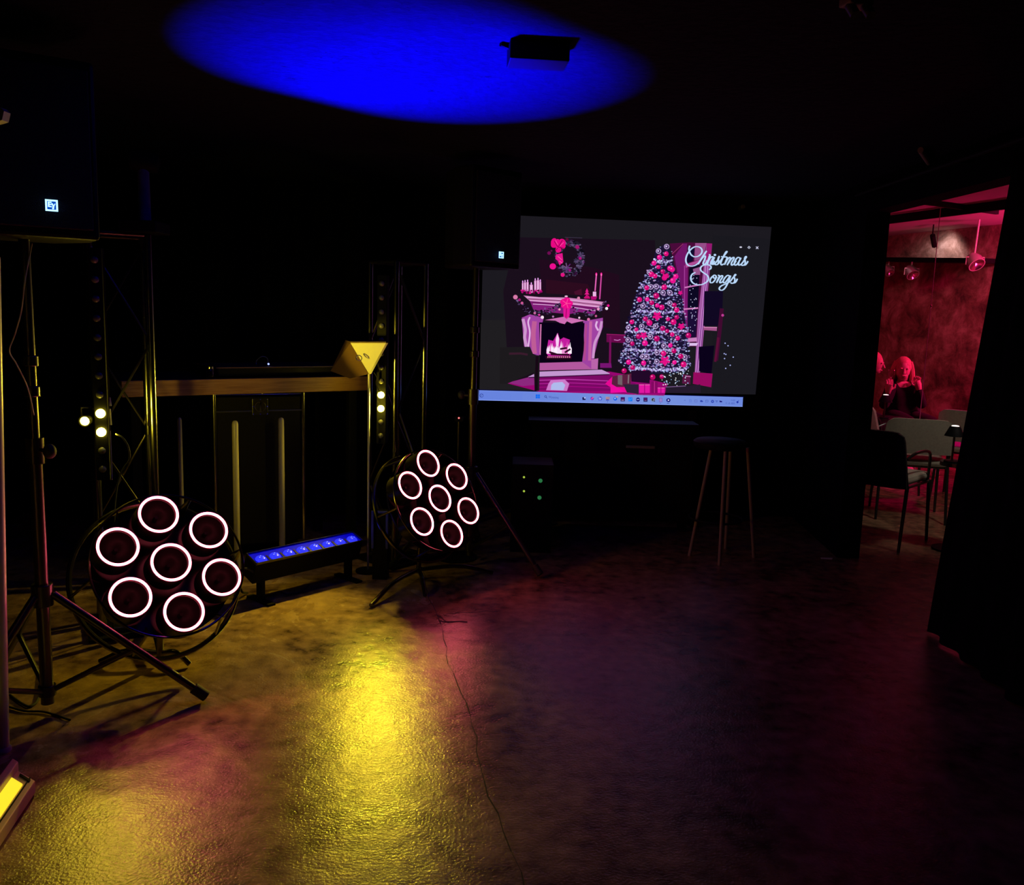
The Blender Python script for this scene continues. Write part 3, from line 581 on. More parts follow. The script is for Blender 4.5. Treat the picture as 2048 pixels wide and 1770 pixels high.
# ------------------------------------------------------------------ speakers on stands
def ev_logo(c, u, n, s, parent):
    """glowing square badge with two letters; c centre, u right, n outwards, s side"""
    up = n.cross(u).normalized()
    if up.z < 0: up = -up
    P = lambda x, y, l: c + u*x*s/2 + up*y*s/2 + n*l
    b = MB(); b.prism([P(-1, -1, .0), P(1, -1, .0), P(1, 1, .0), P(-1, 1, .0)], n*.002); bd = b.build('badge', LOGOB, parent)
    m = MB()
    def bar(pts): m.prism([P(x, y, .002) for x, y in pts], n*.0015)
    k = .72
    bar([(-1, -1), (1, -1), (1, -k), (-1, -k)]); bar([(-1, k), (1, k), (1, 1), (-1, 1)]); bar([(-1, -k), (-k, -k), (-k, k), (-1, k)]); bar([(k, -k), (1, -k), (1, k), (k, k)])
    bar([(-.58, -.3), (-.34, -.3), (-.34, .62), (-.58, .62)])
    for y in (.44, .08, -.3): bar([(-.34, y), (0.0, y), (0.0, y+.18), (-.34, y+.18)])
    bar([(-.04, .36), (.2, .36), (.3, .0), (.5, .36), (.62, .3), (.42, -.1), (.34, -.62), (.06, -.62), (.16, -.1)])
    m.build('lettering', LOGO, bd)
def speaker(cpx_l, cpx_r, ybot, Y, yawd, hgt, logo_px, label, wfix=None, dpt=.34):
    a = at(cpx_r, ybot, Y); yw = math.radians(yawd); u = V((math.cos(yw), math.sin(yw), 0)); n = V((math.sin(yw), -math.cos(yw), 0)); W = wfix or .37
    b0 = a.copy(); b1 = a - u*W; z0 = a.z; c = (b0+b1)/2
    r = root('loudspeaker', (c.x-n.x*dpt/2, c.y-n.y*dpt/2, z0), label, 'speaker')
    pl = [b1-n*0, b0, b0-n*dpt*.45, b0-n*dpt-u*.09, b1-n*dpt+u*.09, b1-n*dpt*.45]
    pl = [V((p.x, p.y, z0)) for p in pl]
    MB().prism(pl, Z*hgt).build('cabinet', CASE, r, bevel=.012)
    gr = MB().prism([V((p.x, p.y, z0+.03))+n*.001 for p in (b1+u*.02, b0-u*.02)] + [V((p.x, p.y, z0+hgt-.03))+n*.001 for p in (b0-u*.02, b1+u*.02)], n*.010)
    gr.build('grille', mat('speaker_grille', (.02, .02, .021), .45, .5, bump=.8, bscale=400), r, bevel=.004)
    lc = onplane(*logo_px, b0+n*.012, n)
    ev_logo(lc, u, n, .036, r)
    MB().box(V((c.x, c.y, z0+hgt-.015))-n*dpt*.5, (.16, .05, .035), Matrix.Rotation(yw, 3, 'Z')).build('carry_handle', RUB, r)
    return r, z0
sp1, z1 = speaker(0, 201, 482, 2.95, 34, .56, (103, 411), 'black loudspeaker with lit square badge at the upper left, nearest the camera', wfix=.40)
sp2, z2 = speaker(906, 1040, 540, 5.1, 44, .54, (1002, 510), 'black loudspeaker with lit square badge in front of the display screen')

def tripod(top, base, z0, feet, label, knob_side=1, brace_z=.12, hub_z=.52, r1=.0175, colz=None):
    """pole from the floor centre up, three legs sliding from the hub, braces to the foot of the pole"""
    r = root('speaker_stand', (base.x, base.y, 0), label, 'speaker stand')
    B = V((base.x, base.y, 0)); mid = B.lerp(V((top.x, top.y, 0)), 0)
    MB().cyl(B+Z*.05, B+Z*(z0*.58), .022, n=20).build('lower_tube', BLKMET, r, smooth=True)
    MB().cyl(B+Z*(z0*.55), V((B.x, B.y, z0)), r1, n=20).build('upper_tube', BLKMET, r, smooth=True)
    for zc in (colz or (z0*.72, z0*.80)): MB().cyl(B+Z*(zc-.018), B+Z*(zc+.018), .026, n=20).build('collar', GLOSSB, r, smooth=True, bevel=.003)
    zc = z0*.58
    cl = MB().cyl(B+Z*(zc-.05), B+Z*(zc+.04), .03, n=20).build('clamp', GLOSSB, r, smooth=True)
    kd = V((.02, -.01, 0))*knob_side; k = MB(); k.cyl(B+Z*zc+kd, B+Z*zc+kd*3, .007); k.ball(B+Z*zc+kd*3.5, (.022, .022, .026)); k.build('knob', RUB, cl, smooth=True)
    MB().cyl(B+Z*(hub_z-.04), B+Z*(hub_z+.04), .036, n=20).build('hub', GLOSSB, r, smooth=True, bevel=.003)
    MB().cyl(B+Z*(brace_z-.04), B+Z*(brace_z), .03, n=20).build('brace_hub', GLOSSB, r, smooth=True, bevel=.003)
    for f in feet:
        f = V((f.x, f.y, .012)); d = (f-B); d.z = 0; d.normalize(); s = B+Z*hub_z+d*.035
        lg = MB(); e = f+Z*.01; lg.cyl(s, s.lerp(e, .93), .0145, n=14); l = lg.build('leg', BLKMET, r, smooth=True)
        MB().cyl(s.lerp(e, .91), e, .021, n=14).build('rubber_foot', RUB, l, smooth=True, bevel=.003)
        m = s.lerp(e, .52); MB().cyl(B+Z*(brace_z-.02)+d*.02, m, .010, n=10).build('brace', BLKMET, r, smooth=True)
    return r
b1 = onz(97, 1432); f1 = onz(413, 1404)
L1 = (f1-b1).length
d1 = (f1-b1).normalized()
rotv = lambda v, a: Matrix.Rotation(math.radians(a), 3, 'Z') @ v
tripod(b1, b1, z1, [f1, b1+rotv(d1, 120)*L1, b1+rotv(d1, 240)*L1], 'black tripod stand carrying the nearest loudspeaker at the left edge', hub_z=at(100, 1190, b1.y).z, colz=(at(80, 722, b1.y).z, at(83, 783, b1.y).z))
b2 = V((sp2.location.x, sp2.location.y, 0))
d2 = V((.05, 1, 0)).normalized()
tripod(b2, b2, z2, [b2+rotv(d2, k)*.5 for k in (0, 120, 240)], 'black tripod stand carrying the loudspeaker in front of the screen', hub_z=.55, knob_side=-1)

# ------------------------------------------------------------------ lighting trusses
def truss(A, ex, ey, h, label, nb=4):
    r = root('truss_tower', ((A+(ex+ey)/2).x, (A+(ex+ey)/2).y, 0), label, 'truss tower')
    C = [A, A+ex, A+ex+ey, A+ey]
    for c in C: MB().cyl(c+Z*.02, c+Z*h, .016, n=16).build('chord', STEEL, r, smooth=True)
    for i in range(4):
        a, b = C[i], C[(i+1) % 4]
        for k in range(nb):
            za, zb_ = .06+(h-.1)*k/nb, .06+(h-.1)*(k+1)/nb
            p, q_ = (a, b) if (k+i) % 2 == 0 else (b, a)
            MB().cyl(p+Z*za, q_+Z*zb_, .005, n=8).build('brace', BLKMET, r, smooth=True)
    for z in (.03, h):
        m = MB()
        for i in range(4): m.cyl(C[i]+Z*z, C[(i+1) % 4]+Z*z, .012, n=10)
        m.build('end_frame', BLKMET, r, smooth=True)
    ctr = A+(ex+ey)/2
    MB().box((ctr.x, ctr.y, .01), (.36, .36, .012), Matrix.Rotation(math.atan2(ex.y, ex.x), 3, 'Z')).build('base_plate', BLACK, r)
    return r
A1 = at(184, 700, 3.75); A1.z = 0
e1 = at(302, 700, 3.86); e1.z = 0; e1 -= A1; n1 = V((-e1.y, e1.x, 0)) - V((0, 0, 0)); n1 = n1.normalized()*e1.length
truss(A1, e1, n1, at(297, 470, 3.86).z, 'polished truss tower at the left, standing before the wooden table end')
A2 = at(792, 650, 4.98); A2.z = 0; e2 = at(850, 650, 5.15); e2.z = 0; e2 -= A2; n2_ = V((-e2.y, e2.x, 0)).normalized()*e2.length
truss(A2, e2, n2_, at(850, 528, 5.15).z, 'polished truss tower beside the yellow triangular shade')

# vertical LED bars on the trusses
def ledbar(px, py, Y, lit_idx, sp_, label, face, nled=12):
    c0 = at(px, py, Y)                       # position of LED number 9 (counted from the top)
    top = c0.z + 8*sp_; n = V(face).normalized(); u = Z.cross(n)
    r = root('led_bar', (c0.x, c0.y, top-(nled-.5)*sp_), label, 'stage light')
    zc = top-(nled-1)*sp_/2; L = nled*sp_+.02
    Rm = Matrix.Rotation(math.atan2(n.y, n.x)+math.pi/2, 3, 'Z')
    MB().box(V((c0.x, c0.y, zc))-n*.035, (.055, .06, L), Rm).build('housing', BLACK, r, bevel=.004)
    for i in range(nled):
        p = V((c0.x, c0.y, top-i*sp_)); lit = i in lit_idx
        g_ = 1.3 if lit else 1; m = MB().lathe([(.0145*g_, -.004), (.0145*g_, .004), (.011*g_, .008), (.006*g_, .0105), (0, .011)], p, n, 16)
        o = m.build('led_lens', YEL if lit else LENS, r, smooth=True)
        if lit: o['label'] = 'lit yellow lens'
    for z in (top-1.5*sp_, top-(nled-2.5)*sp_): MB().box(V((c0.x, c0.y, z))-n*.085, (.03, .05, .03), Rm).build('clamp', BLKMET, r, bevel=.003)
    return [V((c0.x, c0.y, top-i*sp_))+n*.03 for i in lit_idx]
fc2 = V((-.10, -1, 0)); fc1 = V((.25, -1, 0))
lit2 = ledbar(762, 790, 4.93, (8, 9), .0775, 'vertical bar of round lenses, two glowing yellow, beside the triangular shade', fc2)
lit1 = ledbar(201, 827, 3.66, (8, 9), .0795, 'vertical bar of round lenses on the left truss tower, two glowing yellow', fc1)
# extra small spot at far left of the left truss
pc = at(170, 842, 3.62)
sr = root('clamp_spotlight', (pc.x, pc.y, pc.z-.03), 'small round yellow spotlight, leftmost of the glowing yellow lamps', 'stage light')
nn = (V((.2, -1, 0))).normalized()
MB().lathe([(0, -.09), (.018, -.085), (.022, .0), (.024, .008), (.019, .008), (.018, .002)], pc, nn, 20).build('can', BLACK, sr, smooth=True)
MB().lathe([(.018, .002), (.014, .008), (0, .012)], pc, nn, 20).build('lens', YEL, sr, smooth=True)
MB().tube([pc-nn*.05+V((-.03, 0, 0)), pc-nn*.05+V((-.03, 0, .05)), pc-nn*.09+V((.02, 0, .05))], .006).build('yoke', BLKMET, sr, smooth=True)
lit1s = pc+nn*.03
# lit side plates behind left bar
pr = root('mounting_plate', at(215, 960, 3.7), 'upright pale mounting plate lit yellow behind the left lens bar', 'mounting plate')
for (y0, y1, w0) in ((795, 812, 12), (818, 850, 12), (862, 960, 11)):
    m = MB(); m.prism([at(208+(y0-795)*.02, y0, 3.70), at(208+w0+(y0-795)*.02, y0, 3.70), at(211+w0+(y1-850)*.02, y1, 3.70), at(210+(y1-850)*.02, y1, 3.70)], V((0, .006, 0)))
    m.build('plate_section', PALE, pr)
# cables hanging on the left truss
def cable(pts, r, label, name='cable', m=RUB):
    return tag(MB().tube(cr(pts, 6), r, 8).build(name, m, smooth=True), label, 'cable')
cable([at(232, 868, 3.62), at(246, 876, 3.6), at(257, 895, 3.6), at(259, 918, 3.6), at(248, 935, 3.62), at(240, 952, 3.62), at(232, 990, 3.6), at(228, 1060, 3.6), onz(226, 1268, .006)], .0035, 'looped black cable hanging from the left truss tower')
cable([at(64, 487, 2.9), at(50, 560, 2.85), at(43, 620, 2.85), at(30, 668, 2.85), at(19, 702, 2.85), at(34, 730, 2.88), at(55, 775, 2.93), at(68, 830, 2.97)], .0022, 'thin pale cable running down from the nearest loudspeaker', m=PALE)
cable([onz(20, 1390, .006), onz(45, 1408, .006), onz(62, 1412, .006), onz(78, 1392, .006), onz(84, 1330, .006)], .005, 'thin black cable looping on the floor by the near stand foot')
cable([onz(12, 1412, .006), onz(50, 1422, .006), onz(90, 1424, .006), onz(140, 1440, .006)], .004, 'black cable trailing along the floor under the near tripod stand')
# moving head on the left truss
mh = at(290, 465, 3.86)
mv = root('moving_head_light', mh, 'dark cylindrical stage light with pale round lens on top of the left truss', 'stage light')
mtl = mat('blue_black_cloth', (.05, .07, .12), .8)
MB().box(mh+Z*.02, (.16, .16, .05)).build('base', BLACK, mv, bevel=.006)
MB().cyl(mh+Z*.05, mh+Z*.28, .027, .024, 20).build('barrel', mtl, mv, smooth=True)
hd = mh+V((-.02, 0, .3))
MB().lathe([(0, -.09), (.04, -.08), (.05, 0), (.045, .03)], hd, V((-.9, -.3, .1)), 24).build('head', BLACK, mv, smooth=True)
MB().lathe([(.044, .028), (.03, .034), (0, .036)], hd, V((-.9, -.3, .1)), 24).build('lens', LENS, mv, smooth=True)

# triangular shade on a thin pole
YS = 4.84
spz = at(738, 748, YS+.02); tl = at(701, 686, YS-.03); tr = at(772, 686, YS-.05)
tsh = root('folded_shade', at(738, 792, YS), 'pale triangular folded shade glowing yellow on a short rod beside the counter end', 'lamp shade')
m = MB(); m.prism([tl, tr, spz], V((.01, .012, 0))); m.build('front_panel', CARD, tsh)
BRN = mat('shade_brown', (.10, .05, .035), .6)
m = MB(); m.prism([tl, at(690, 682, YS+.12), at(661, 742, YS+.2), at(700, 757, YS+.15), spz+V((-.004, .004, 0))], V((.004, .012, 0))); m.build('side_panel', BRN, tsh)
m = MB(); m.prism([tl+Z*.001, tr+Z*.001, at(771, 683, YS+.06), at(690, 682, YS+.12)], Z*.006); m.build('top_flap', BRN, tsh)
MB().cyl(spz, V((spz.x, spz.y, 0.012)), .006, n=12).build('rod', PALE, tsh, smooth=True)
MB().lathe([(0, 0), (.07, 0), (.07, .01), (0, .014)], (spz.x, spz.y, 0), Z, 24).build('rod_base', BLACK, tsh, smooth=True)
MB().ring(at(718, 716, YS-.06), V((.5, -1, .6)), .016, .0025, 20, 6).build('wire_ring', CHROME, tsh, smooth=True)
MB().tube(cr([at(748, 745, YS), at(754, 756, YS), at(752, 768, YS), at(760, 785, YS)], 5), .002).build('wire', RUB, tsh, smooth=True)

# ------------------------------------------------------------------ table with equipment
ta = at(243, 764, 4.5); tb_ = at(736, 751, 5.3); tz = .5*(ta.z+tb_.z)
tdir = V((tb_.x-ta.x, tb_.y-ta.y, 0)); TL = tdir.length; tdir.normalize(); tn = V((-tdir.y, tdir.x, 0))
ta.z = 0
tbl = root('counter_table', (ta+tdir*TL/2+tn*.3), 'long wooden counter with a thick pine edge standing between the trusses', 'table')
thk = .085
def trect(s0, s1, d0, d1, z0, z1):
    p = [ta+tdir*s0+tn*d0, ta+tdir*s1+tn*d0, ta+tdir*s1+tn*d1, ta+tdir*s0+tn*d1]
    return MB().prism([q_+Z*z0 for q_ in p], Z*(z1-z0))
trect(0, TL, 0, .045, tz-thk, tz).build('front_board', WOOD, tbl, bevel=.003)
trect(0, TL, .046, .65, tz-.04, tz-.002).build('table_top', mat('dark_table_top', (.05, .04, .035), .5), tbl, bevel=.003)
for s_ in (.05, TL-.1):
    for d_ in (.05, .58): trect(s_, s_+.05, d_, d_+.05, 0, tz-.04).build('leg', BLACK, tbl, bevel=.003)
# equipment on top
k0 = .62; ec = root('mixer_case', ta+tdir*1.0+tn*.3+Z*tz, 'flat dark equipment case lying on the wooden counter', 'equipment case')
trect(.52, 1.30, .12, .5, tz+.006, tz+.05).build('body', CASE, ec, bevel=.004)
trect(.515, 1.305, .115, .505, tz+.05, tz+.056).build('lid_edge', mat('violet_plastic', (.12, .05, .10), .5), ec)
for s_ in (.54, 1.26):
    for d_ in (.15, .46): trect(s_, s_+.03, d_-.015, d_+.015, tz, tz+.006).build('foot', RUB, ec)
pl = at(537, 728, 5.1)
gl = root('gooseneck_lamp', pl-Z*.012, 'tiny curved lamp with a blue light on the flat equipment case', 'lamp')
gz = tz+.056; gl.location = V((pl.x, pl.y, gz))
gq = at(512, 729, 5.14); gq.z = gz
MB().tube(cr([gq, gq+Z*.03+V((.005, 0, 0)), at(524, 713, 5.12)+Z*.0, at(534, 716, 5.11), V((pl.x, pl.y, pl.z+.004))], 6), .0025).build('neck', mat('blue_plastic_neck', (.05, .05, .4), .4), gl, smooth=True)
MB().ball(pl, .006).build('bulb', BLEDC, gl, smooth=True)
MB().cyl(gq, gq+Z*.008, .01).build('socket', RUB, gl)
cnn = root('jar', ta+tdir*.5+tn*.06+Z*tz, 'small clear jar at the left end of the equipment case', 'jar')
cp = ta+tdir*.47+tn*.07+Z*tz
MB().lathe([(0, .002), (.02, .002), (.021, .05), (.017, .055), (.015, .055), (.019, .048), (.018, .006), (0, .006)], cp, Z, 20).build('glass_body', GLASS, cnn, smooth=True)
MB().lathe([(.0, .064), (.02, .064), (.02, .053), (.0, .053)], cp, Z, 20).build('lid', ALU, cnn, smooth=True)

# flight case below the counter
fa1 = at(423, 796, 4.92); fb1 = at(611, 786, 5.16); fdv = V((fb1.x-fa1.x, fb1.y-fa1.y, 0)); FL = fdv.length; fdv.normalize(); fnv = V((-fdv.y, fdv.x, 0)); fz = tz-thk-.004; fo = V((fa1.x, fa1.y, 0))
fcz = root('flight_case', fo+fdv*FL/2+fnv*.15, 'tall black flight case with aluminium edges and butterfly latch under the counter', 'flight case')
def fbox(s0, s1, d0, d1, z0, z1):
    p = [fo+fdv*s0+fnv*d0, fo+fdv*s1+fnv*d0, fo+fdv*s1+fnv*d1, fo+fdv*s0+fnv*d1]; return MB().prism([q_+Z*z0 for q_ in p], Z*(z1-z0))
fbox(.008, FL-.008, .008, .33, .10, fz-.03).build('body', CASE, fcz)
for s_ in (0, FL-.026):
    pe = fo+fdv*(s_+.013)+fnv*.004; MB().cyl(pe+Z*.10, pe+Z*(fz-.006), .0125, n=20).build('corner_edge', ALU, fcz, smooth=True)
fbox(0, FL, 0, .012, fz-.016, fz-.004).build('top_edge', ALU, fcz, bevel=.003)
fbox(0, FL, 0, .012, fz-.115, fz-.107).build('lid_edge', mat('dull_alu', (.15, .15, .14), .4, 1), fcz, bevel=.002)
for s_ in (.02, FL-.02):
    for zz in (fz-.03, fz-.12, fz-.14, .3, .5, .62): MB().ball(fo+fdv*s_+fnv*-.001+Z*zz, .0045, 10).build('rivet', CHROME, fcz, smooth=True)
for zz, ss in ((fz-.01, (.1, .28, .44, .6)),):
    for s_ in ss:
        if s_ < FL: MB().ball(fo+fdv*s_+fnv*-.001+Z*zz, .005, 10).build('rivet', CHROME, fcz, smooth=True)
lc = onplane(520, 813, fo, fnv)
lt = MB(); lt.box(lc-fnv*.004, (.092, .008, .10), Matrix.Rotation(math.atan2(fdv.y, fdv.x), 3, 'Z')); lto = lt.build('butterfly_latch', GLOSSB, fcz, bevel=.012)
m = MB(); m.ring(lc-fnv*.010, fnv, .030, .003, 24, 6); m.box(lc-fnv*.013, (.008, .006, .06), Matrix.Rotation(math.atan2(fdv.y, fdv.x), 3, 'Z')); m.build('turn_key', CHROME, lto, smooth=True)
for a_ in range(8):
    th = a_*math.pi/4; MB().ball(lc+fdv*(.04*math.copysign(min(1, abs(math.cos(th))*1.4), math.cos(th)) if abs(math.cos(th)) > .1 else 0)+Z*(.044*math.copysign(min(1, abs(math.sin(th))*1.4), math.sin(th)) if abs(math.sin(th)) > .1 else 0)-fnv*.008, .004, 8).build('rivet', CHROME, lto, smooth=True)
for s_ in (.06, FL-.06):
    for d_ in (.06, .27): MB().cyl(fo+fdv*(s_-.015)+fnv*d_+Z*.05, fo+fdv*(s_+.015)+fnv*d_+Z*.05, .05, n=20).build('caster', RUB, fcz, smooth=True)

UPR = mat('frosted_tube', (.34, .30, .26), .35)
# three pale round-topped uprights
for (px, yt, yb, Y, lab) in ((359, 835, 1000, 4.62, 'pale round-topped upright tube, leftmost of three under the counter'), (470, 841, 1075, 4.66, 'pale round-topped upright tube between two others before the flight case'), (562, 835, 1095, 4.78, 'pale round-topped upright tube, rightmost of three, behind the blue light bar')):
    p = at(px, yt, Y); c = V((p.x, p.y, 0)); r_ = .0165 if px > 400 else .011
    o = MB().lathe([(0, .0), (r_, 0), (r_, p.z-.02), (r_*.8, p.z-.006), (r_*.4, p.z-.001), (0, p.z)], c, Z, 20).build('upright_tube', UPR, smooth=True)
    tag(o, lab, 'tube', 'pale uprights under the counter')

# ------------------------------------------------------------------ blue floor bar
q0 = onz(513, 1127, .225); q1 = onz(727, 1080, .225)
bd = (q1-q0); BL = bd.length; bd.normalize(); bw0 = V((-bd.y, bd.x, 0)); BW = .10; BT = math.radians(20)
bw = bw0*math.cos(BT)+Z*math.sin(BT); bn_ = bd.cross(bw); bn_ = bn_ if bn_.z > 0 else -bn_
fb = root('floor_led_bar', (q0+bd*BL/2+bw0*BW/2), 'black floor bar with eight glowing blue lenses facing up', 'stage light'); fb.location.z = 0
def bb(s0, s1, d0, d1, z0, z1):
    """box in the tilted frame of the bar; z measured from its top face"""
    p = [q0+bd*s0+bw*d0, q0+bd*s1+bw*d0, q0+bd*s1+bw*d1, q0+bd*s0+bw*d1]; return MB().prism([a+bn_*z0 for a in p], bn_*(z1-z0))
bb(0, BL, 0, BW, -.125, -.012).build('housing', BLACK, fb, bevel=.004)
TRAY = mat('tray_painted_glow', (.0, .0, .08), .4, emit=(0, 0, 1), estr=.42, spec=.1)  # blue light of the lenses painted onto the tray as emission
bb(.004, BL-.004, .004, BW-.004, -.0118, -.0105).build('lens_tray', TRAY, fb)
RIMM = mat('rim_dark', (.10, .10, .10), .25, .9)
for (a, b, c, d) in ((0, BL, 0, .004), (0, BL, BW-.004, BW), (0, .004, 0, BW), (BL-.004, BL, 0, BW)): bb(a, b, c, d, -.012, 0).build('rim', RIMM, fb)
for i in range(8):
    s_ = .05+(BL-.1)*i/7; p = q0+bd*s_+bw*.036-bn_*.0105
    l = MB().lathe([(.030, 0), (.028, .006), (.020, .013), (.010, .0165), (0, .0175)], p, bn_, 20).build('led_lens', BLED, fb, smooth=True)
    for (dx, dy) in ((-.010, 0), (.010, 0), (0, .010)): MB().ball(p+bd*dx+bw*dy+bn_*.014, .0034, 8).build('emitter', BLEDC, l, smooth=True)
    if i < 7: bb(s_+(BL-.1)/14-.005, s_+(BL-.1)/14+.005, .008, .056, -.0105, -.007).build('divider', ALU, fb)
for s_ in (.04, BL-.08):
    c_ = q0+bd*(s_+.02)+bw0*BW*.6
    MB().box((c_.x, c_.y, .006), (.04, .2, .012), Matrix.Rotation(math.atan2(bd.y, bd.x), 3, 'Z')).build('foot', BLACK, fb)
    MB().box((c_.x, c_.y, .07), (.02, .05, .12), Matrix.Rotation(math.atan2(bd.y, bd.x), 3, 'Z')).build('bracket', BLACK, fb)
mk = q0+bd*(-.01); cable([V((mk.x, mk.y+.05, .15)), V((mk.x-.04, mk.y, .2)), V((mk.x-.08, mk.y-.0, .17)), V((mk.x-.1, mk.y+.1, .05)), V((mk.x-.1, mk.y+.2, .006))], .006, 'thick black cable leaving the left end of the blue floor bar')
cable([onz(560, 1183, .006), onz(575, 1188, .006), onz(600, 1184, .006), onz(618, 1170, .006)], .004, 'thin cable on the floor beneath the blue floor bar')

# ------------------------------------------------------------------ big round lamps with seven rings
def ringlamp(cpx, Y, tiltdeg, mdir, R, hexpx, label, floor_feet, hoopR=1.62, back=.22):
    C = at(*cpx, Y); tc = (O-C).normalized()
    right = RM @ V((1, 0, 0)); up = RM @ V((0, 1, 0))
    m_ = (right*mdir[0]+up*mdir[1]); m_ = (m_-tc*m_.dot(tc)).normalized()
    n = tc*math.cos(math.radians(tiltdeg))+m_*math.sin(math.radians(tiltdeg))
    d0 = onplane(*hexpx, C, n)-C; e = d0.normalized(); f = n.cross(e)
    r = root('ring_lamp', (C.x, C.y, 0), label, 'stage light', 'round seven-ring floor lamps')
    cen = [C]+[C+(e*math.cos(k*math.pi/3)+f*math.sin(k*math.pi/3))*R for k in range(6)]
    rr = .352*R; depth = .10
    # rear pan, hoops
    pan = MB().lathe([(0, -depth-.09), (R*.9, -depth-.08), (R*1.30, -depth-.02), (R*1.34, -depth), (R*1.28, -depth-.004), (R*.9, -depth-.03), (0, -depth-.035)], C, n, 48)
    pan.build('rear_pan', mat('pan_black', (.008, .006, .006), .4, spec=.3), r, smooth=True)
    MB().ring(C-n*.02, n, R*1.43, .005, 72, 8).build('front_hoop', GM, r, smooth=True)
    MB().ring(C-n*back, n, R*hoopR, .011, 72, 8).build('rear_hoop', GM, r, smooth=True)
    for k in range(6):
        a = k*math.pi/3+math.pi/6; v = e*math.cos(a)+f*math.sin(a)
        MB().cyl(C-n*.02+v*R*1.43, C-n*back+v*R*hoopR, .006, n=8).build('strut', GM, r, smooth=True)
        MB().cyl(C-n*(depth)+v*R*1.2, C-n*.02+v*R*1.43, .005, n=8).build('spoke', GM, r, smooth=True)
    for c in cen:
        can = MB().lathe([(rr+.010, -depth), (rr+.010, .003), (rr+.001, .004), (rr-.008, -.008)], c, n, 40)
        co = can.build('lamp_can', mat('can_black', (.010, .008, .008), .35, spec=.3) if 'can_black' not in MATS else MATS['can_black'], r, smooth=True)
        MB().lathe([(rr-.008, -.008), (rr*.75, -.04), (rr*.35, -.065), (.0, -.07)], c, n, 40).build('reflector', REFL, co, smooth=True)
        MB().cyl(c-n*.07, c-n*.035, .009, .007, 14).build('bulb', REFL, co, smooth=True)
        MB().ring(c+n*.004, n, rr+.0005, .0050, 64, 10).build('light_ring', PINKRING, co, smooth=True)
    # yoke and feet
    hz = (C-n*back)
    low = min((hz+(e*math.cos(t)+f*math.sin(t))*R*hoopR for t in [i*.1 for i in range(63)]), key=lambda p: p.z)
    yk = MB(); yk.cyl(C-n*(depth+.05), V((hz.x, hz.y, .03)), .014, n=12); yk.build('post', GM, r, smooth=True)
    for ft in floor_feet:
        ft = V((ft.x, ft.y, .014)); s = V((hz.x, hz.y, .05)); md = s.lerp(ft, .55)+Z*.03
        MB().tube(cr([s, md, ft], 6), [.012]*13, 10).build('foot', GM, r, smooth=True)
    return C, n, low
GM = mat('hoop_metal', (.16, .14, .12), .22, 1)
REFL = mat('smoked_reflector', (.0025, .002, .002), .4, spec=.08)
C1, N1, low1 = ringlamp((342, 1125), 3.32, 22, (.64, .77), .203, (315, 1022), 'large round lamp with seven glowing pink rings, nearest, at the left', [onz(380, 1335), onz(200, 1330), onz(300, 1250)])
C2, N2, low2 = ringlamp((879, 997), 4.66, 44, (.90, .44), .203, (855, 925), 'smaller-looking round lamp with seven glowing pink rings, turned sideways, below the right truss', [onz(742, 1216), onz(850, 1195), onz(985, 1150)], hoopR=1.5, back=.18)
print('LOW', low1, low2, C1, C2)

# ------------------------------------------------------------------ small things around
bx = at(762, 1066, 4.75)
dv = root('floor_dimmer_pack', (bx.x, bx.y, 0), 'small power box with painted blue-lit edges left of the far round lamp', 'power box')
BLUELIT = mat('painted_blue_light', (.02, .03, .55), .4)  # blue light falling on the box edges, painted in as base colour
MB().box((bx.x, bx.y, bx.z/2), (.085, .08, bx.z)).build('box', BLACK, dv, bevel=.004)
t0 = at(762, 1023, 4.72)
for sx in (-1, 1): MB().box((bx.x+sx*.040, bx.y-.045, (bx.z*.7+t0.z)/2), (.014, .012, t0.z-bx.z*.7)).build('side_rail', BLUELIT, dv, bevel=.002)
MB().box((bx.x, bx.y-.045, t0.z), (.094, .012, .012)).build('top_rail', BLUELIT, dv, bevel=.002)
MB().box((bx.x, bx.y, (bx.z+t0.z)/2), (.07, .07, t0.z-bx.z)).build('plug_block', BLACK, dv)
# rack with green lamps
rk = at(1065, 975, 5.35)
am = root('amplifier_rack', (rk.x, rk.y+.15, 0), 'black equipment rack with small green and yellow indicator lights', 'equipment rack')
zt_ = at(1065, 930, 5.35).z
MB().box((rk.x, rk.y+.16, zt_/2), (.26, .3, zt_)).build('case', BLACK, am, bevel=.006)
GRN = mat('green_indicator', (.05, .2, .08), .4, emit=(.02, .16, .05), estr=1); YG = mat('yellow_indicator', (.2, .3, .05), .4, emit=(.35, .5, .05), estr=1)
for (x, y, mm, rr_) in ((1048, 955, YG, .007), (1048, 983, YG, .007), (1081, 962, GRN, .013), (1079, 996, GRN, .013)):
    p = at(x, y, rk.y-.0); p.y = rk.y+.008
    MB().lathe([(rr_, -.004), (rr_, .0), (rr_*.6, rr_*.4), (0, rr_*.5)], V((p.x, rk.y+.01, p.z)), V((0, -1, 0)), 14).build('indicator_light', mm, am, smooth=True)
# small device with red light on music stand
rs = at(918, 838, 5.2)
rd = root('floor_mic_stand', (rs.x, rs.y, 0), 'thin dark stand with a tiny red light behind the far round lamp', 'stand')
MB().cyl((rs.x, rs.y, .012), (rs.x, rs.y, rs.z), .008, n=12).build('pole', BLKMET, rd, smooth=True)
MB().lathe([(0, 0), (.13, 0), (.13, .008), (.02, .016), (0, .016)], (rs.x, rs.y, 0), Z, 28).build('base', BLACK, rd, smooth=True)
MB().box(rs, (.05, .03, .03)).build('receiver_box', BLACK, rd, bevel=.003)
MB().ball(rs+V((0, -.016, .008)), .005).build('indicator_light', mat('red_indicator', (.4, .02, .02), .4, emit=(1, .12, .12), estr=3), rd, smooth=True)

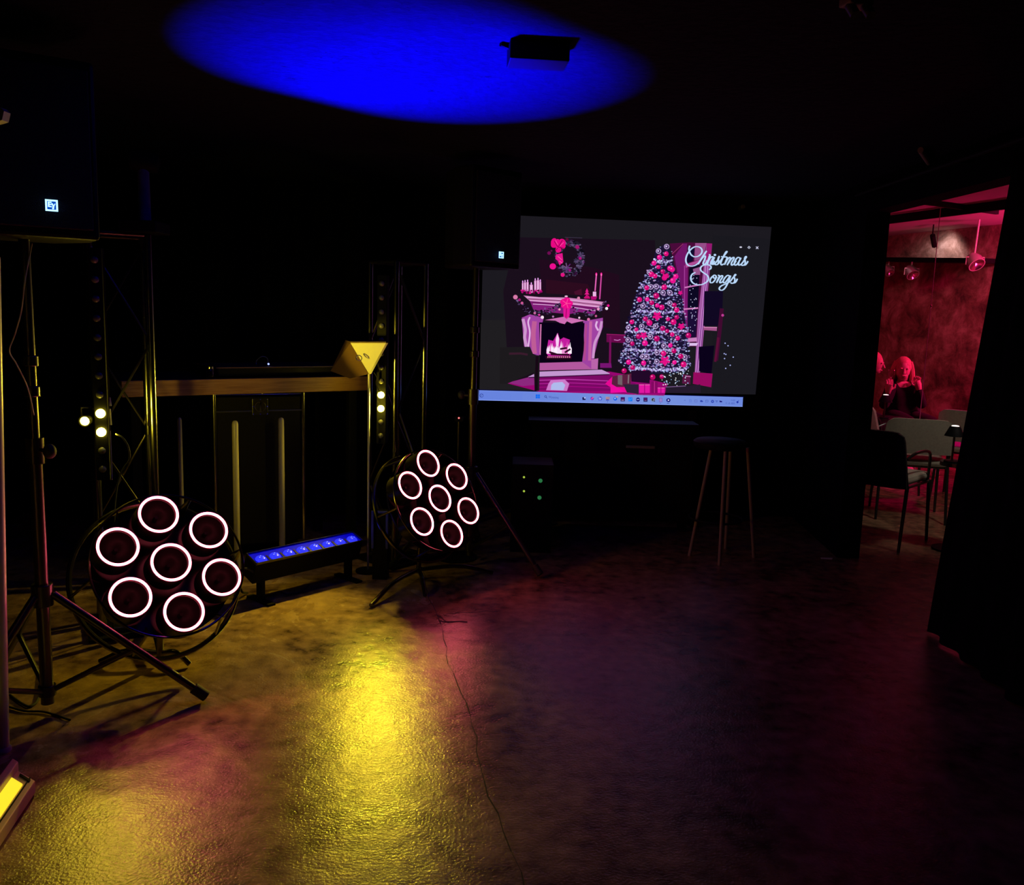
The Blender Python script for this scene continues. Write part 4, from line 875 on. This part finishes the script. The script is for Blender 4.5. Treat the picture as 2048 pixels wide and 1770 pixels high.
# bar stool
sc0 = at(1453, 878, 5.25); sx0, sy0, sz0 = sc0.x, 5.4, at(1453, 880, 5.4).z
st = root('bar_stool', (sx0, sy0, 0), 'dark round bar stool with splayed pale-edged legs below the screen', 'stool')
MB().lathe([(0, -.05), (.15, -.05), (.165, -.03), (.165, -.012), (.15, 0), (0, .004)], (sx0, sy0, sz0), Z, 36).build('seat', BLACK, st, smooth=True)
for (xt, yt_, xb, yb_, m_) in ((1424, 880, 1383, 1090, 0), (1452, 886, 1436, 1100, 1), (1496, 884, 1506, 1085, 0), (1462, 884, 1456, 1075, 2)):
    yy = {0: sy0, 1: sy0-.14, 2: sy0+.14}[m_]
    tp = at(xt, yt_, yy); tp.z = sz0-.045; bt = at(xb, yb_, yy); d = bt-tp; bt = tp+d*((tp.z-.0)/-d.z)
    dy = {0: 0, 1: -.06, 2: .06}[m_]; bt.y += dy
    MB().cyl(tp, bt, .011, n=12).build('leg', mat('stool_leg', (.26, .22, .17), .5) if 'stool_leg' not in MATS else MATS['stool_leg'], st, smooth=True)
MB().ring((sx0, sy0, .25), Z, .165, .007, 40, 8).build('foot_ring', BLACK, st, smooth=True)

# paper scrap on the floor by the doorway
pp = onz(1652, 1117, .002)
m = MB(); m.prism([pp+V((-.035, -.012, 0)), pp+V((.03, -.022, 0)), pp+V((.045, .006, .002)), pp+V((-.03, .014, 0))], V((0, 0, .002)))
tag(m.build('paper_scrap', WHITEP), 'small white scrap of paper on the floor near the doorway', 'paper')

# ceiling things
def ceilbox(px, py, w, d, h, name, label, cat, m, rot=0):
    p = onz(px, py, H-h); r = root(name, (p.x, p.y, H-h), label, cat)
    MB().box((p.x, p.y, H-h/2), (w, d, h), Matrix.Rotation(rot, 3, 'Z')).build('body', m, r, bevel=.004)
    return r, p
r_, p_ = ceilbox(1075, 130, .19, .12, .06, 'ceiling_sensor', 'small black box fixed to the blue-lit ceiling', 'ceiling box', BLACK, .1)
MB().tube([p_+V((-.12, -.02, .055)), p_+V((-.09, .0, .05)), p_+V((-.06, .0, .03))], .008).build('conduit', BLACK, r_, smooth=True)
r_, p_ = ceilbox(1712, 14, .07, .05, .05, 'ceiling_spotlight', 'small greyish spotlight hanging from the ceiling at the top right', 'spotlight', mat('warm_grey_metal', (.25, .2, .19), .5), .3)
for dx in (-.02, .02): MB().cyl(p_+V((dx, -.01, .0)), p_+V((dx+.01, -.03, -.03)), .013, n=14).build('lamp_head', LENS, r_, smooth=True)
pa = onz(1841, 300, H-.014); pb = onz(1876, 352, H-.014)
tag(MB().cyl(pa, pb, .014, n=12).build('conduit_pipe', mat('grey_pipe', (.3, .3, .28), .6), smooth=True), 'short grey pipe clipped under the ceiling above the doorway', 'pipe')
pa = at(1571, 374, 6.3); pb = at(1598, 384, 6.2)
bp_ = root('wall_bracket_lamp', (pa+pb)/2, 'tiny pale bracket high on the wall right of the screen', 'bracket')
MB().cyl(pa, pb, .006, n=10).build('arm', LENS, bp_, smooth=True); MB().box((pa.x, (pa.y+YB)/2, pa.z), (.02, YB-pa.y, .02)).build('mount', BLACK, bp_)
pd = at(1487, 413, 6.5)
tag(MB().lathe([(0, -.1), (.016, -.1), (.018, 0), (.012, .006), (0, .007)], pd, V((0, -1, 0)), 16).build('wall_sensor', LENS, smooth=True), 'small pale round sensor on the back wall above the screen', 'sensor')
# pelmet board above the screen, with faint blue light on its edge
pz = at(1500, 388, YB-.12).z
struct('trim_5', MB().prism([V((.2, YB-.12, pz)), V((at(1600, 386, YB-.12).x, YB-.12, pz)), V((at(1600, 386, YB-.12).x, YB, pz)), V((.2, YB, pz))], Z*.05), mat('pelmet_paint', (.05, .05, .06), .7))

# black drapes: backdrop at the left and the doorway curtain
def drape(a, b, z0, z1, amp, nf, name, label, off=None, lean=0, topb=None):
    """vertical folded cloth from a to b on the floor plan"""
    d = b-a; L = d.length; d.normalize(); s = V((-d.y, d.x, 0)); N = max(24, int(nf*8)); vs = []; rows = 8
    for j in range(rows+1):
        t = j/rows; z = z0+(z1-z0)*t
        for i in range(N+1):
            u = i/N; e_ = (topb*t if topb is not None else V((0, 0, 0)))*(u)
            vs.append(a+d*L*u+e_+s*(amp*math.sin(u*nf*2*math.pi)+amp*.4*math.sin(u*nf*5.3+j*.4))+Z*z)
    fs = [(j*(N+1)+i, j*(N+1)+i+1, (j+1)*(N+1)+i+1, (j+1)*(N+1)+i) for j in range(rows) for i in range(N)]
    n0 = len(vs); vs += [v+s*.004 for v in vs]; fs += [tuple(n0+k for k in f[::-1]) for f in fs]
    m = MB().add(vs, fs); o = m.build(name, DRAPE, smooth=True, recalc=False)
    return tag(o, label, 'curtain')
drape(V((-3.3, 5.95, 0)), V((-.45, 6.35, 0)), .02, 2.6, .04, 14, 'backdrop_curtain', 'black folded backdrop curtain hanging behind the counter and trusses')
cA = Jn-wd*.9-wn*.07; cTop = onplane(2016, 372, Jn-wn*.10, wn); cBot = onplane(1852, 1330, Jn-wn*.10, wn)
tB = V((cTop.x-cBot.x, cTop.y-cBot.y, 0))
drape(V((cA.x, cA.y, 0)), V((cBot.x, cBot.y, 0)), .012, 2.24, .022, 5, 'doorway_curtain', 'black curtain drawn to the right side of the doorway', topb=tB*(2.24/cTop.z))
cr_ = root('curtain_rail', (cA.x, cA.y, 2.24), 'black rail carrying the curtain above the doorway', 'curtain rail')
zr = 2.24+.02
MB().cyl(V((cA.x, cA.y, zr)), V((Ji.x-wn.x*.07, Ji.y-wn.y*.07, zr)), .012, n=12).build('rail', BLACK, cr_, smooth=True)
for t in (.1, .5, .9):
    p = V((cA.x, cA.y, zr)).lerp(V((Ji.x-wn.x*.07, Ji.y-wn.y*.07, zr)), t); MB().box(p+wn*.035, (.09, .02, .02), Matrix.Rotation(math.atan2(wn.y, wn.x), 3, 'Z')).build('bracket', BLACK, cr_)

# left-edge pale post, bracket and the yellow batten on the floor
p0 = at(14, 1500, 2.72); p1 = at(1, 830, 2.72); up_ = (p1-p0); pb0 = p0 - up_*(p0.z/up_.z)
po = root('pale_post', (pb0.x-.04, pb0.y, 0), 'pale painted post at the extreme left edge, lit yellow and pink', 'post')
ptop = pb0+up_*(1.62/up_.z)
PALEG = mat('pale_gloss_paint', (.55, .52, .46), .3, spec=.8)
pc0 = pb0+V((-.024, .01, 0)); MB().cyl(pc0+Z*.012, pc0+(ptop-pb0), .024, n=28).build('shaft', PALEG, po, smooth=True)
MB().lathe([(0, 0), (.03, 0), (.03, .01), (.026, .016), (0, .016)], pc0, Z, 28).build('base_plate', PALE, po, smooth=True)
pk = at(2, 228, 2.35)
m = MB(); m.prism([at(-30, 250, 2.35), at(4, 240, 2.35), at(8, 222, 2.35), at(0, 214, 2.35), at(-30, 205, 2.35)], V((0, .03, 0)))
br_ = root('wall_bracket', at(-10, 228, 2.35), 'small pale bracket corner at the left edge above the loudspeaker', 'bracket')
m.build('end_plate', PALE, br_)
MB().box(((XL+at(-30, 228, 2.35).x)/2, 2.365, pk.z), (at(-28, 228, 2.35).x-XL, .03, .03)).build('arm', BLACK, br_)
bt = root('yellow_batten', onz(10, 1640, 0), 'glowing yellow light batten lying on the floor at the lower left corner', 'stage light')
def bz(px, py, z): return onz(px, py, z)
# housing: long channel running from upper right end towards the lower left
ea, eb = bz(30, 1537, .045), bz(70, 1561, .045); da = bz(-38, 1630, .045); dirb = (da-ea).normalized()
Lb = 1.0
WD = eb-ea
m = MB(); m.prism([ea, eb, eb+dirb*Lb, ea+dirb*Lb], -Z*.04); m.build('housing', mat('batten_wood', (.62, .42, .3), .5), bt, bevel=.003)
m = MB(); i0 = ea+dirb*.05+WD*.06+Z*.0005; m.prism([i0, i0+WD*.62, i0+WD*.62+dirb*(Lb-.12), i0+dirb*(Lb-.12)], Z*.004); m.build('diffuser', YDIF, bt)
m = MB(); i0 = ea+WD*.74+Z*.0005; m.prism([i0, i0+WD*.06, i0+WD*.06+dirb*Lb, i0+dirb*Lb], Z*.001); m.build('seam', BLACK, bt)
m = MB(); i0 = ea+dirb*.012+WD*.35+Z*.0005; m.prism([i0, i0+WD*.5, i0+WD*.5+dirb*.01, i0+dirb*.01], Z*.004); m.build('end_slot', BLACK, bt)
b0_ = bz(25, 1516, .07); m = MB(); m.prism([b0_, b0_+WD*.30, b0_+WD*.3+dirb*Lb, b0_+dirb*Lb], -Z*.065); m.build('side_board', mat('batten_pink_wood', (.5, .36, .32), .5), bt, bevel=.003)

# ------------------------------------------------------------------ next room: chairs, table lamps, people
def chair(loc, rz, label, group='upholstered chairs in the next room', fab=FABRIC, backfab=None, zb0=.53):
    """built facing +Y in local space"""
    r = root('upholstered_chair', (0, 0, 0), label, 'chair', group)
    W = .49
    def pad(pts, thick, nrm, rad): pass
    s = MB(); N_ = 10
    # cushioned seat
    MB().box((0, .02, .46), (W-.03, .46, .06)).build('seat', fab, r, bevel=.025)
    bk = MB(); vs = []
    cols, rows = 12, 6
    for side in (0, 1):
        for j in range(rows+1):
            t = j/rows; z = zb0+(.80-zb0)*t
            for i in range(cols+1):
                u = -1+2*i/cols; w_ = W/2*(1-.09*t*t)
                zz = z - (.03*abs(u)**10 if t > .9 else 0)
                y = -.21-.07*t-.03*(1-u*u)+(.02 if side == 0 else -.02)*(1-.5*abs(u)**6)
                vs.append((u*w_, y, zz))
    M_ = (cols+1)*(rows+1); fs = []
    for j in range(rows):
        for i in range(cols):
            a = j*(cols+1)+i; fs.append((a, a+1, a+cols+2, a+cols+1)); fs.append(tuple(M_+k for k in (a+cols+1, a+cols+2, a+1, a)))
    for i in range(cols): a = i; fs.append((a, M_+a, M_+a+1, a+1)); a = rows*(cols+1)+i; fs.append((a, a+1, M_+a+1, M_+a))
    for j in range(rows): a = j*(cols+1); b = a+cols+1; fs.append((a, b, M_+b, M_+a)); a += cols; b += cols; fs.append((a, M_+a, M_+b, b))
    bk.add(vs, fs).build('backrest', backfab or fab, r, smooth=True)
    for sx in (-1, 1):
        x = sx*(W/2-.012)
        MB().tube([(x, .22, .435), (x+sx*.012, .25, 0)], [.013, .010], 10).build('leg', GLOSSB, r, smooth=True)
        MB().tube([(x, -.17, .435), (x+sx*.012, -.25, 0)], [.013, .010], 10).build('leg', GLOSSB, r, smooth=True)
        MB().tube([(x, .22, .425), (x, -.17, .425), (x, -.20, .50), (x*.97, -.245, .66)], .010, 8).build('side_frame', GLOSSB, r, smooth=True)
        MB().tube(cr([(x, -.22, .62), (x+sx*.02, -.12, .655), (x+sx*.02, .08, .65), (x+sx*.01, .17, .60), (x, .19, .44)], 5), .010, 8).build('armrest', GLOSSB, r, smooth=True)
    for y in (.22, -.17): MB().cyl((-W/2+.012, y, .425), (W/2-.012, y, .425), .010, n=8).build('cross_bar', GLOSSB, r, smooth=True)
    r.location = loc; r.rotation_euler = (0, 0, rz)
    return r
P1 = onz(1790, 1108); P2 = onz(1858, 1078)
fdir = (P2-P1).normalized(); lft = V((-fdir.y, fdir.x, 0)); cc = (P1+P2)/2+lft*.245
rzf = lambda d: math.atan2(-d.x, d.y)
c0_ = chair(cc, rzf(fdir), 'nearest chair in the next room, dark back turned to the doorway, beige seat', backfab=FABRICD, zb0=.42)
k1 = at(1826, 878, 6.55); vdir = V((k1.x, k1.y, 0)).normalized()
c1_ = chair(V((k1.x, k1.y, 0))+vdir*.24, rzf(rotv(vdir, 8)), 'chair seen from behind with a broad beige backrest, in the middle of the doorway')
k2 = at(1764, 855, 7.75); dup(c1_, V((k2.x, k2.y, 0)), rzf(rotv(vdir, -50)), 'pink-lit beige chair at the left of the doorway, below the seated woman')
k3 = at(1950, 850, 7.45); dup(c1_, V((k3.x, k3.y, 0)), rzf(rotv(vdir, -14)), 'pale chair with rounded back at the right of the doorway, behind the table lamp')
def ctable(px, Y, z, label, rad=.3):
    p = at(px, 900, Y); r = root('round_table', (p.x, p.y, 0), label, 'table')
    MB().lathe([(0, z-.025), (rad, z-.025), (rad, z), (0, z)], (p.x, p.y, 0), Z, 40).build('table_top', GLOSSB, r, smooth=True)
    MB().cyl((p.x, p.y, .02), (p.x, p.y, z-.02), .03, n=16).build('column', BLKMET, r, smooth=True)
    MB().lathe([(0, 0), (.13, 0), (.13, .012), (.04, .03), (0, .03)], (p.x, p.y, 0), Z, 32).build('base', BLACK, r, smooth=True)
    return p
def tlamp(px, py, Y, ztab, label):
    p = at(px, py, Y); r = root('table_lamp', (p.x, p.y, ztab), label, 'table lamp', 'small black table lamps'); h = p.z
    MB().lathe([(.028, h-.004), (.032, h-.006), (.062, h-.07), (.060, h-.07), (.030, h-.01)], (p.x, p.y, 0), Z, 28).build('shade', BLACK, r, smooth=True)
    MB().lathe([(.027, h-.008), (.02, h), (0, h+.003)], (p.x, p.y, 0), Z, 24).build('light_disc', mat('lamp_disc', (.9, .85, .8), .4, emit=(1, .9, .85), estr=1.3) if 'lamp_disc' not in MATS else MATS['lamp_disc'], r, smooth=True)
    MB().cyl((p.x, p.y, ztab+.01), (p.x, p.y, h-.02), .007, n=12).build('stem', BLKMET, r, smooth=True)
    MB().lathe([(0, ztab), (.05, ztab), (.048, ztab+.012), (0, ztab+.014)], (p.x, p.y, 0), Z, 24).build('base', BLACK, r, smooth=True)
ctable(1926, 5.74, .60, 'small round dark table at the right of the doorway carrying a lamp', .13)
tlamp(1911, 851, 5.72, .60, 'small black table lamp with bright white top at the right edge of the doorway')
ctable(1776, 8.2, .62, 'small round dark table in front of the seated woman', .2)
tlamp(1772, 789, 8.1, .62, 'small black table lamp with bright white top in front of the seated woman')
# bench behind with people
bA = at(1705, 900, 9.35); bB = at(1880, 900, 9.2)
bn = root('lounge_bench', ((bA.x+bB.x)/2, 9.4, 0), 'long dark bench on which the two people sit', 'bench')
MB().box(((bA.x+bB.x)/2, 9.35, .30), (bB.x-bA.x, .5, .10)).build('seat', FABRICD, bn, bevel=.02)
MB().box(((bA.x+bB.x)/2, 9.35, .125), (bB.x-bA.x-.1, .4, .25)).build('plinth', BLACK, bn)

def person(name, H0, nodes, edges, label, hands, look, hairlong, sleeves, Ynear):
    r = root(name, (nodes['pelvis'][0].x, nodes['pelvis'][0].y, 0), label, 'person')
    keys = list(nodes)
    def skin(ks, es, rootk, scale=1.0):
        me = bpy.data.meshes.new('tmp'); me.from_pydata([nodes[k][0] for k in ks], [(ks.index(a), ks.index(b)) for a, b in es], []); o = bpy.data.objects.new('tmp', me); COL.objects.link(o)
        o.modifiers.new('skin', 'SKIN'); sv = me.skin_vertices[0].data
        for i, k in enumerate(ks): sv[i].radius = (nodes[k][1]*scale, nodes[k][1]*scale*(.8 if k in ('pelvis', 'waist', 'chest') else 1)); sv[i].use_root = (k == rootk)
        sd = o.modifiers.new('sub', 'SUBSURF'); sd.levels = 2
        bpy.context.view_layer.update(); ev = o.evaluated_get(bpy.context.evaluated_depsgraph_get()); m2 = bpy.data.meshes.new_from_object(ev)
        bpy.data.objects.remove(o); return m2
    body = MB(); body.mesh(skin(keys, edges, 'pelvis'))
    hc, hr = nodes['head'][0], .092
    lk = V(look).normalized(); side = lk.cross(Z).normalized(); upv = side.cross(lk)
    Rh = Matrix((side, lk, upv)).transposed()
    body.ball(hc, (.072, .090, .112), 20, Rh)
    P = lambda x, y, z: hc+side*x+lk*y+upv*z
    body.ball(P(0, .03, -.055), (.05, .055, .055), 14, Rh)            # jaw
    body.tube([P(0, .082, .015), P(0, .10, -.012), P(0, .108, -.024), P(0, .088, -.032)], [.007, .010, .013, .008], 8)   # nose
    for sx in (-1, 1):
        body.ball(P(sx*.074, -.005, -.005), (.010, .018, .030), 10, Rh)
        body.ball(P(sx*.03, .082, .018), (.013, .010, .008), 8, Rh)
    body.ball(P(0, .083, -.058), (.024, .009, .009), 10, Rh)
    for (w_, dirv, spread) in hands:
        dv_ = V(dirv).normalized(); sd_ = V(spread).normalized(); pn = dv_.cross(sd_).normalized()
        body.tube([w_-dv_*.01, w_+dv_*.045, w_+dv_*.085], [.024, .036, .030], 10)
        for i, ln in enumerate((.062, .072, .068, .052)):
            o_ = w_+dv_*.08+sd_*(.026-.018*i); b1_ = o_+dv_*ln*.45+pn*.008; b2_ = b1_+dv_*ln*.2+pn*ln*.3; body.tube([o_, b1_, b2_, b2_+pn*ln*.25-dv_*.008], [.0095, .009, .008, .006], 8)
        o_ = w_+dv_*.03+sd_*.03; body.tube([o_, o_+sd_*.03+dv_*.02, o_+sd_*.035+dv_*.05+pn*.012], [.011, .010, .007], 8)
    body.build('body', SKIN, r, smooth=True, recalc=False)
    # clothing: same skeleton a little fuller, without head, neck and hands
    ck = [k for k in keys if k in sleeves]; ce = [(a, b) for a, b in edges if a in ck and b in ck]
    cl = MB(); cl.mesh(skin(ck, ce, 'pelvis', 1.22)); cl.build('clothing', KNIT, r, smooth=True, recalc=False)
    # hair
    hm = MB(); hm.ball(P(0, -.018, .022), (.088, .098, .108), 20, Rh)
    if hairlong:
        for i in range(26):
            a = math.pi*(-.12+1.24*i/25)+math.pi; x = math.cos(a)*.085; y = -.02+math.sin(a)*.075
            hm.tube(cr([P(x*.75, y*.8, .07), P(x*1.02, y, .0), P(x*1.18, y*1.02, -.08), P(x*1.28+random.uniform(-.01, .01), y*.95, -.17-random.uniform(0, .04))], 4), [.026]*10+[.020, .012, .006], 7)
    hm.build('hair', HAIR, r, smooth=True, recalc=False)
    return r
Yp = 9.1
Q = lambda px, py, dy=0: at(px, py, Yp+dy)
hd_ = Q(1806, 738, -.03); sc_ = Yp/F*1.01
pel = Q(1806, 846, .05); pel.z = .52; pel.x = Q(1806, 838).x
nodesW = {'pelvis': (pel, .15), 'waist': (V((pel.x, pel.y-.01, .70)), .115), 'chest': (Q(1806, 785), .135), 'neck': (Q(1806, 762, -.01), .050), 'head': (hd_, .07),
 'shL': (Q(1784, 773), .060), 'elL': (Q(1766, 814, -.12), .042), 'wrL': (Q(1776, 784, -.26), .028),
 'shR': (Q(1829, 773), .060), 'elR': (Q(1846, 816, -.10), .042), 'wrR': (Q(1838, 778, -.12), .028),
 'hipL': (pel+V((-.10, -.06, -.02)), .10), 'knL': (pel+V((-.12, -.50, -.0)), .062), 'anL': (pel+V((-.12, -.50, -.43)), .042), 'toL': (pel+V((-.12, -.66, -.485)), .032),
 'hipR': (pel+V((.10, -.06, -.02)), .10), 'knR': (pel+V((.12, -.50, -.0)), .062), 'anR': (pel+V((.12, -.50, -.43)), .042), 'toR': (pel+V((.12, -.66, -.485)), .032)}
E = [('pelvis', 'waist'), ('waist', 'chest'), ('chest', 'neck'), ('neck', 'head'), ('chest', 'shL'), ('shL', 'elL'), ('elL', 'wrL'), ('chest', 'shR'), ('shR', 'elR'), ('elR', 'wrR'),
 ('pelvis', 'hipL'), ('hipL', 'knL'), ('knL', 'anL'), ('anL', 'toL'), ('pelvis', 'hipR'), ('hipR', 'knR'), ('knR', 'anR'), ('anR', 'toR')]
CK = ('pelvis', 'waist', 'chest', 'shL', 'elL', 'wrL', 'shR', 'elR', 'wrR', 'hipL', 'knL', 'anL', 'hipR', 'knR', 'anR')
hL = nodesW['wrL'][0]; hR = nodesW['wrR'][0]
person('person', 0, nodesW, E, 'seated woman with long light hair and black top, one hand holding a glass', [(hL, (.05, -.15, 1), (1, 0, 0)), (hR, (-.25, .25, 1), (-1, 0, 0))], (-.25, -1, -.12), True, CK, Yp)
# second person, mostly hidden by the door jamb
Q2 = lambda px, py, dy=0: at(px, py, 9.2+dy)
p2 = Q2(1702, 840); p2.z = .52
nodesM = {'pelvis': (p2, .15), 'waist': (V((p2.x+.02, p2.y-.02, .72)), .13), 'chest': (Q2(1710, 782, -.03), .14), 'neck': (Q2(1732, 750, -.06), .05), 'head': (Q2(1748, 727, -.1), .07),
 'shL': (Q2(1696, 772), .065), 'elL': (Q2(1684, 818, -.1), .045), 'wrL': (Q2(1700, 826, -.35), .03), 'shR': (Q2(1727, 780, -.02), .058), 'elR': (Q2(1720, 822, -.12), .042), 'wrR': (Q2(1712, 828, -.36), .03)}
for s_, sg in (('L', -1), ('R', 1)):
    nodesM.update({'hip'+s_: (p2+V((sg*.10, -.06, -.02)), .10), 'kn'+s_: (p2+V((sg*.12, -.50, 0)), .065), 'an'+s_: (p2+V((sg*.12, -.50, -.43)), .042), 'to'+s_: (p2+V((sg*.12, -.66, -.485)), .032)})
person('person', 0, nodesM, E, 'person with short hair leaning in at the left of the doorway beside the woman', [(nodesM['wrL'][0], (.2, -1, 0), (1, 0, 0)), (nodesM['wrR'][0], (-.2, -1, 0), (-1, 0, 0))], (.9, -.6, -.1), False, CK, 9.2)
gp = Q(1782, 754, -.30)
tag(MB().lathe([(.0, -.085), (.030, -.084), (.004, -.075), (.004, -.02), (.012, -.005), (.032, .03), (.030, .075), (.029, .075), (.031, .03), (.010, -.002), (0, -.004)], gp, Z, 24).build('wine_glass', GLASS, smooth=True), 'stemmed wine glass held up in the hand of the seated woman', 'glass')

# hanging wire, track spots in the next room
wa = at(1871, 520, 8.4); wb = at(1834, 838, 8.4)
tag(MB().cyl(V((wa.x, wa.y, .0)), V((wa.x, wa.y, 2.62)), .0038, n=8).build('hanging_wire', PALE, smooth=True), 'thin vertical steel wire hanging in front of the mottled wall', 'wire')
wz = at(1857, 612, 8.4); 
tag(MB().ball(V((wa.x, wa.y, wz.z)), (.008, .008, .02), 10).build('wire_clip', CHROME, smooth=True), 'small shiny clip on the vertical steel wire', 'clip')
for (px, py, Y, rad, lab) in ((1777, 541, 0, .055, 'small pink-lit spotlight hanging at the left jamb of the doorway'), (1823, 545, 0, .075, 'pink-lit spotlight under the wall rail, second from the left in the doorway'), (1950, 524, 9.6, .085, 'large pink-lit spotlight on a long stem, rightmost in the doorway')):
    p = at(px, py, Y) if Y else onplane(px, py, fa-fn*.24, fn); r = root('hanging_spotlight', p, lab, 'spotlight', 'spotlights hanging in the next room'); ax = V((.15, -.8, -.75)).normalized(); ztp = 2.62 if Y else ra.z
    MB().lathe([(0, -.09), (rad*.7, -.085), (rad, -.02), (rad, .05), (rad*.9, .05)], p, ax, 24).build('can', mat('spot_grey', (.35, .3, .3), .4) if 'spot_grey' not in MATS else MATS['spot_grey'], r, smooth=True)
    MB().lathe([(rad*.9, .048), (rad*.5, .03), (0, .02)], p, ax, 24).build('reflector', CHROME, r, smooth=True)
    MB().cyl(p-ax*.03+Z*.02, V((p.x, p.y, ztp)), .010, n=10).build('stem', PALE, r, smooth=True)
    MB().tube([p+V((-rad-.012, 0, -.03)), p+V((-rad-.012, 0, .05)), p+V((rad+.012, 0, .05)), p+V((rad+.012, 0, -.03))], .006).build('yoke', PALE, r, smooth=True)
ws = at(1873, 480, 10.2)
wl = root('wall_spotlight', ws, 'dark tubular spotlight high before the far mottled wall, white glow beneath', 'spotlight')
MB().cyl(ws+V((-.05, 0, .05)), ws+V((.03, .1, -.06)), .028, n=16).build('can', BLACK, wl, smooth=True)
MB().cyl(ws+V((-.05, 0, .05)), V((ws.x-.05, ws.y, 2.62)), .008, n=8).build('stem', BLACK, wl, smooth=True)

# ------------------------------------------------------------------ lights
YC = (1, .76, .03)
for i, p in enumerate(lit2):
    light('truss_led_light', 'SPOT', p, 38, YC, aim=p+V((-.42, -1, -.42)), spot_size=math.radians(108), spot_blend=.8, shadow_soft_size=.012)
    light('truss_led_spill', 'POINT', p, .5, YC, shadow_soft_size=.012)
for i, p in enumerate(lit1):
    light('truss_led_light', 'SPOT', p, 11, YC, aim=onz(318, 1640), spot_size=math.radians(32), spot_blend=.6,
          shadow_soft_size=.012)
    light('truss_led_fill', 'SPOT', p, .6, YC, aim=p+V((.1, -1, -.5)), spot_size=math.radians(120), spot_blend=1, shadow_soft_size=.012)
    light('truss_led_side_light', 'SPOT', p+V((.06, -.02, 0)), 6, YC, aim=V((-.9, 5.06, 1.0)), spot_size=math.radians(110), spot_blend=1, shadow_soft_size=.012)
    light('truss_led_shade_beam', 'SPOT', p+V((.06, -.02, 0)), 62, YC, aim=at(738, 712, YS), spot_size=math.radians(15), spot_blend=.8, shadow_soft_size=.012)
light('clamp_spot_light', 'POINT', lit1s, .25, YC, shadow_soft_size=.012)
cC = V((-.43, 3.42, H)); bc = q0+bd*BL/2+bw*.04
for i in range(4):
    p = q0+bd*(.08+(BL-.16)*i/3)+bw*.036+bn_*.02
    light('floor_bar_light', 'SPOT', p, 1900, (.0, .0, 1), aim=cC+(p-bc)*.9, spot_size=2*math.atan(.67/(cC-bc).length), spot_blend=.45, shadow_soft_size=.012)
PK = (1, .02, .19)
light('next_room_pink_light', 'SPOT', V((5.6, 7.9, 2.5)), 330, PK, aim=V((5.0, 10.8, 1.3)), spot_size=math.radians(125), spot_blend=.6, shadow_soft_size=.2)
light('next_room_up_light', 'AREA', V((5.8, 9.0, 1.0)), 70, PK, aim=V((4.8, 9.6, 3)), size=.6)
light('next_room_pink_spot', 'SPOT', at(1870, 360, 7.4), 55, (1, .0, .58), aim=V((pel.x, pel.y, .9)), spot_size=math.radians(50), spot_blend=.6, shadow_soft_size=.05)
pf = onz(1878, 985)
light('next_room_floor_spot', 'SPOT', V((pf.x+.3, pf.y+.1, 2.5)), 90, (1, .0, .3), aim=pf, spot_size=math.radians(48), spot_blend=.6, shadow_soft_size=.05)
wsp = onplane(1873, 470, fa-fn*.30, fn)
light('next_room_white_spot', 'SPOT', wsp, 9, (1, .86, .95), aim=onplane(1885, 530, fa-fn*.0, fn), spot_size=math.radians(120), spot_blend=.9, shadow_soft_size=.03)
light('added_chair_fill', 'SPOT', V((2.95, 6.1, 2.4)), 40, (1, .01, .25), aim=V((k2.x, k2.y-.2, .65)), spot_size=math.radians(22), spot_blend=.6, shadow_soft_size=.03)  # unseen pink lamp, added to brighten the left chair
light('added_wall_fill', 'SPOT', V((4.6, 7.4, 2.4)), 24, (1, .72, .5), aim=onplane(1785, 660, fa, fn), spot_size=math.radians(50), spot_blend=1, shadow_soft_size=.1)  # unseen warm lamp, added to make the far wall browner on the left
light('next_room_warm_light', 'SPOT', V((3.3, 5.0, 2.5)), 42, (1, .92, .8), aim=V((3.0, 6.6, .6)), spot_size=math.radians(62), spot_blend=.8, shadow_soft_size=.15)

wld = bpy.data.worlds.new('world'); S.world = wld; wld.use_nodes = True; wld.node_tree.nodes['Background'].inputs[0].default_value = (0, 0, 0, 1)
S.view_settings.view_transform = 'Standard'; S.view_settings.look = 'None'; S.view_settings.gamma = 1; S.view_settings.exposure = 0; S.view_settings.use_curve_mapping = False
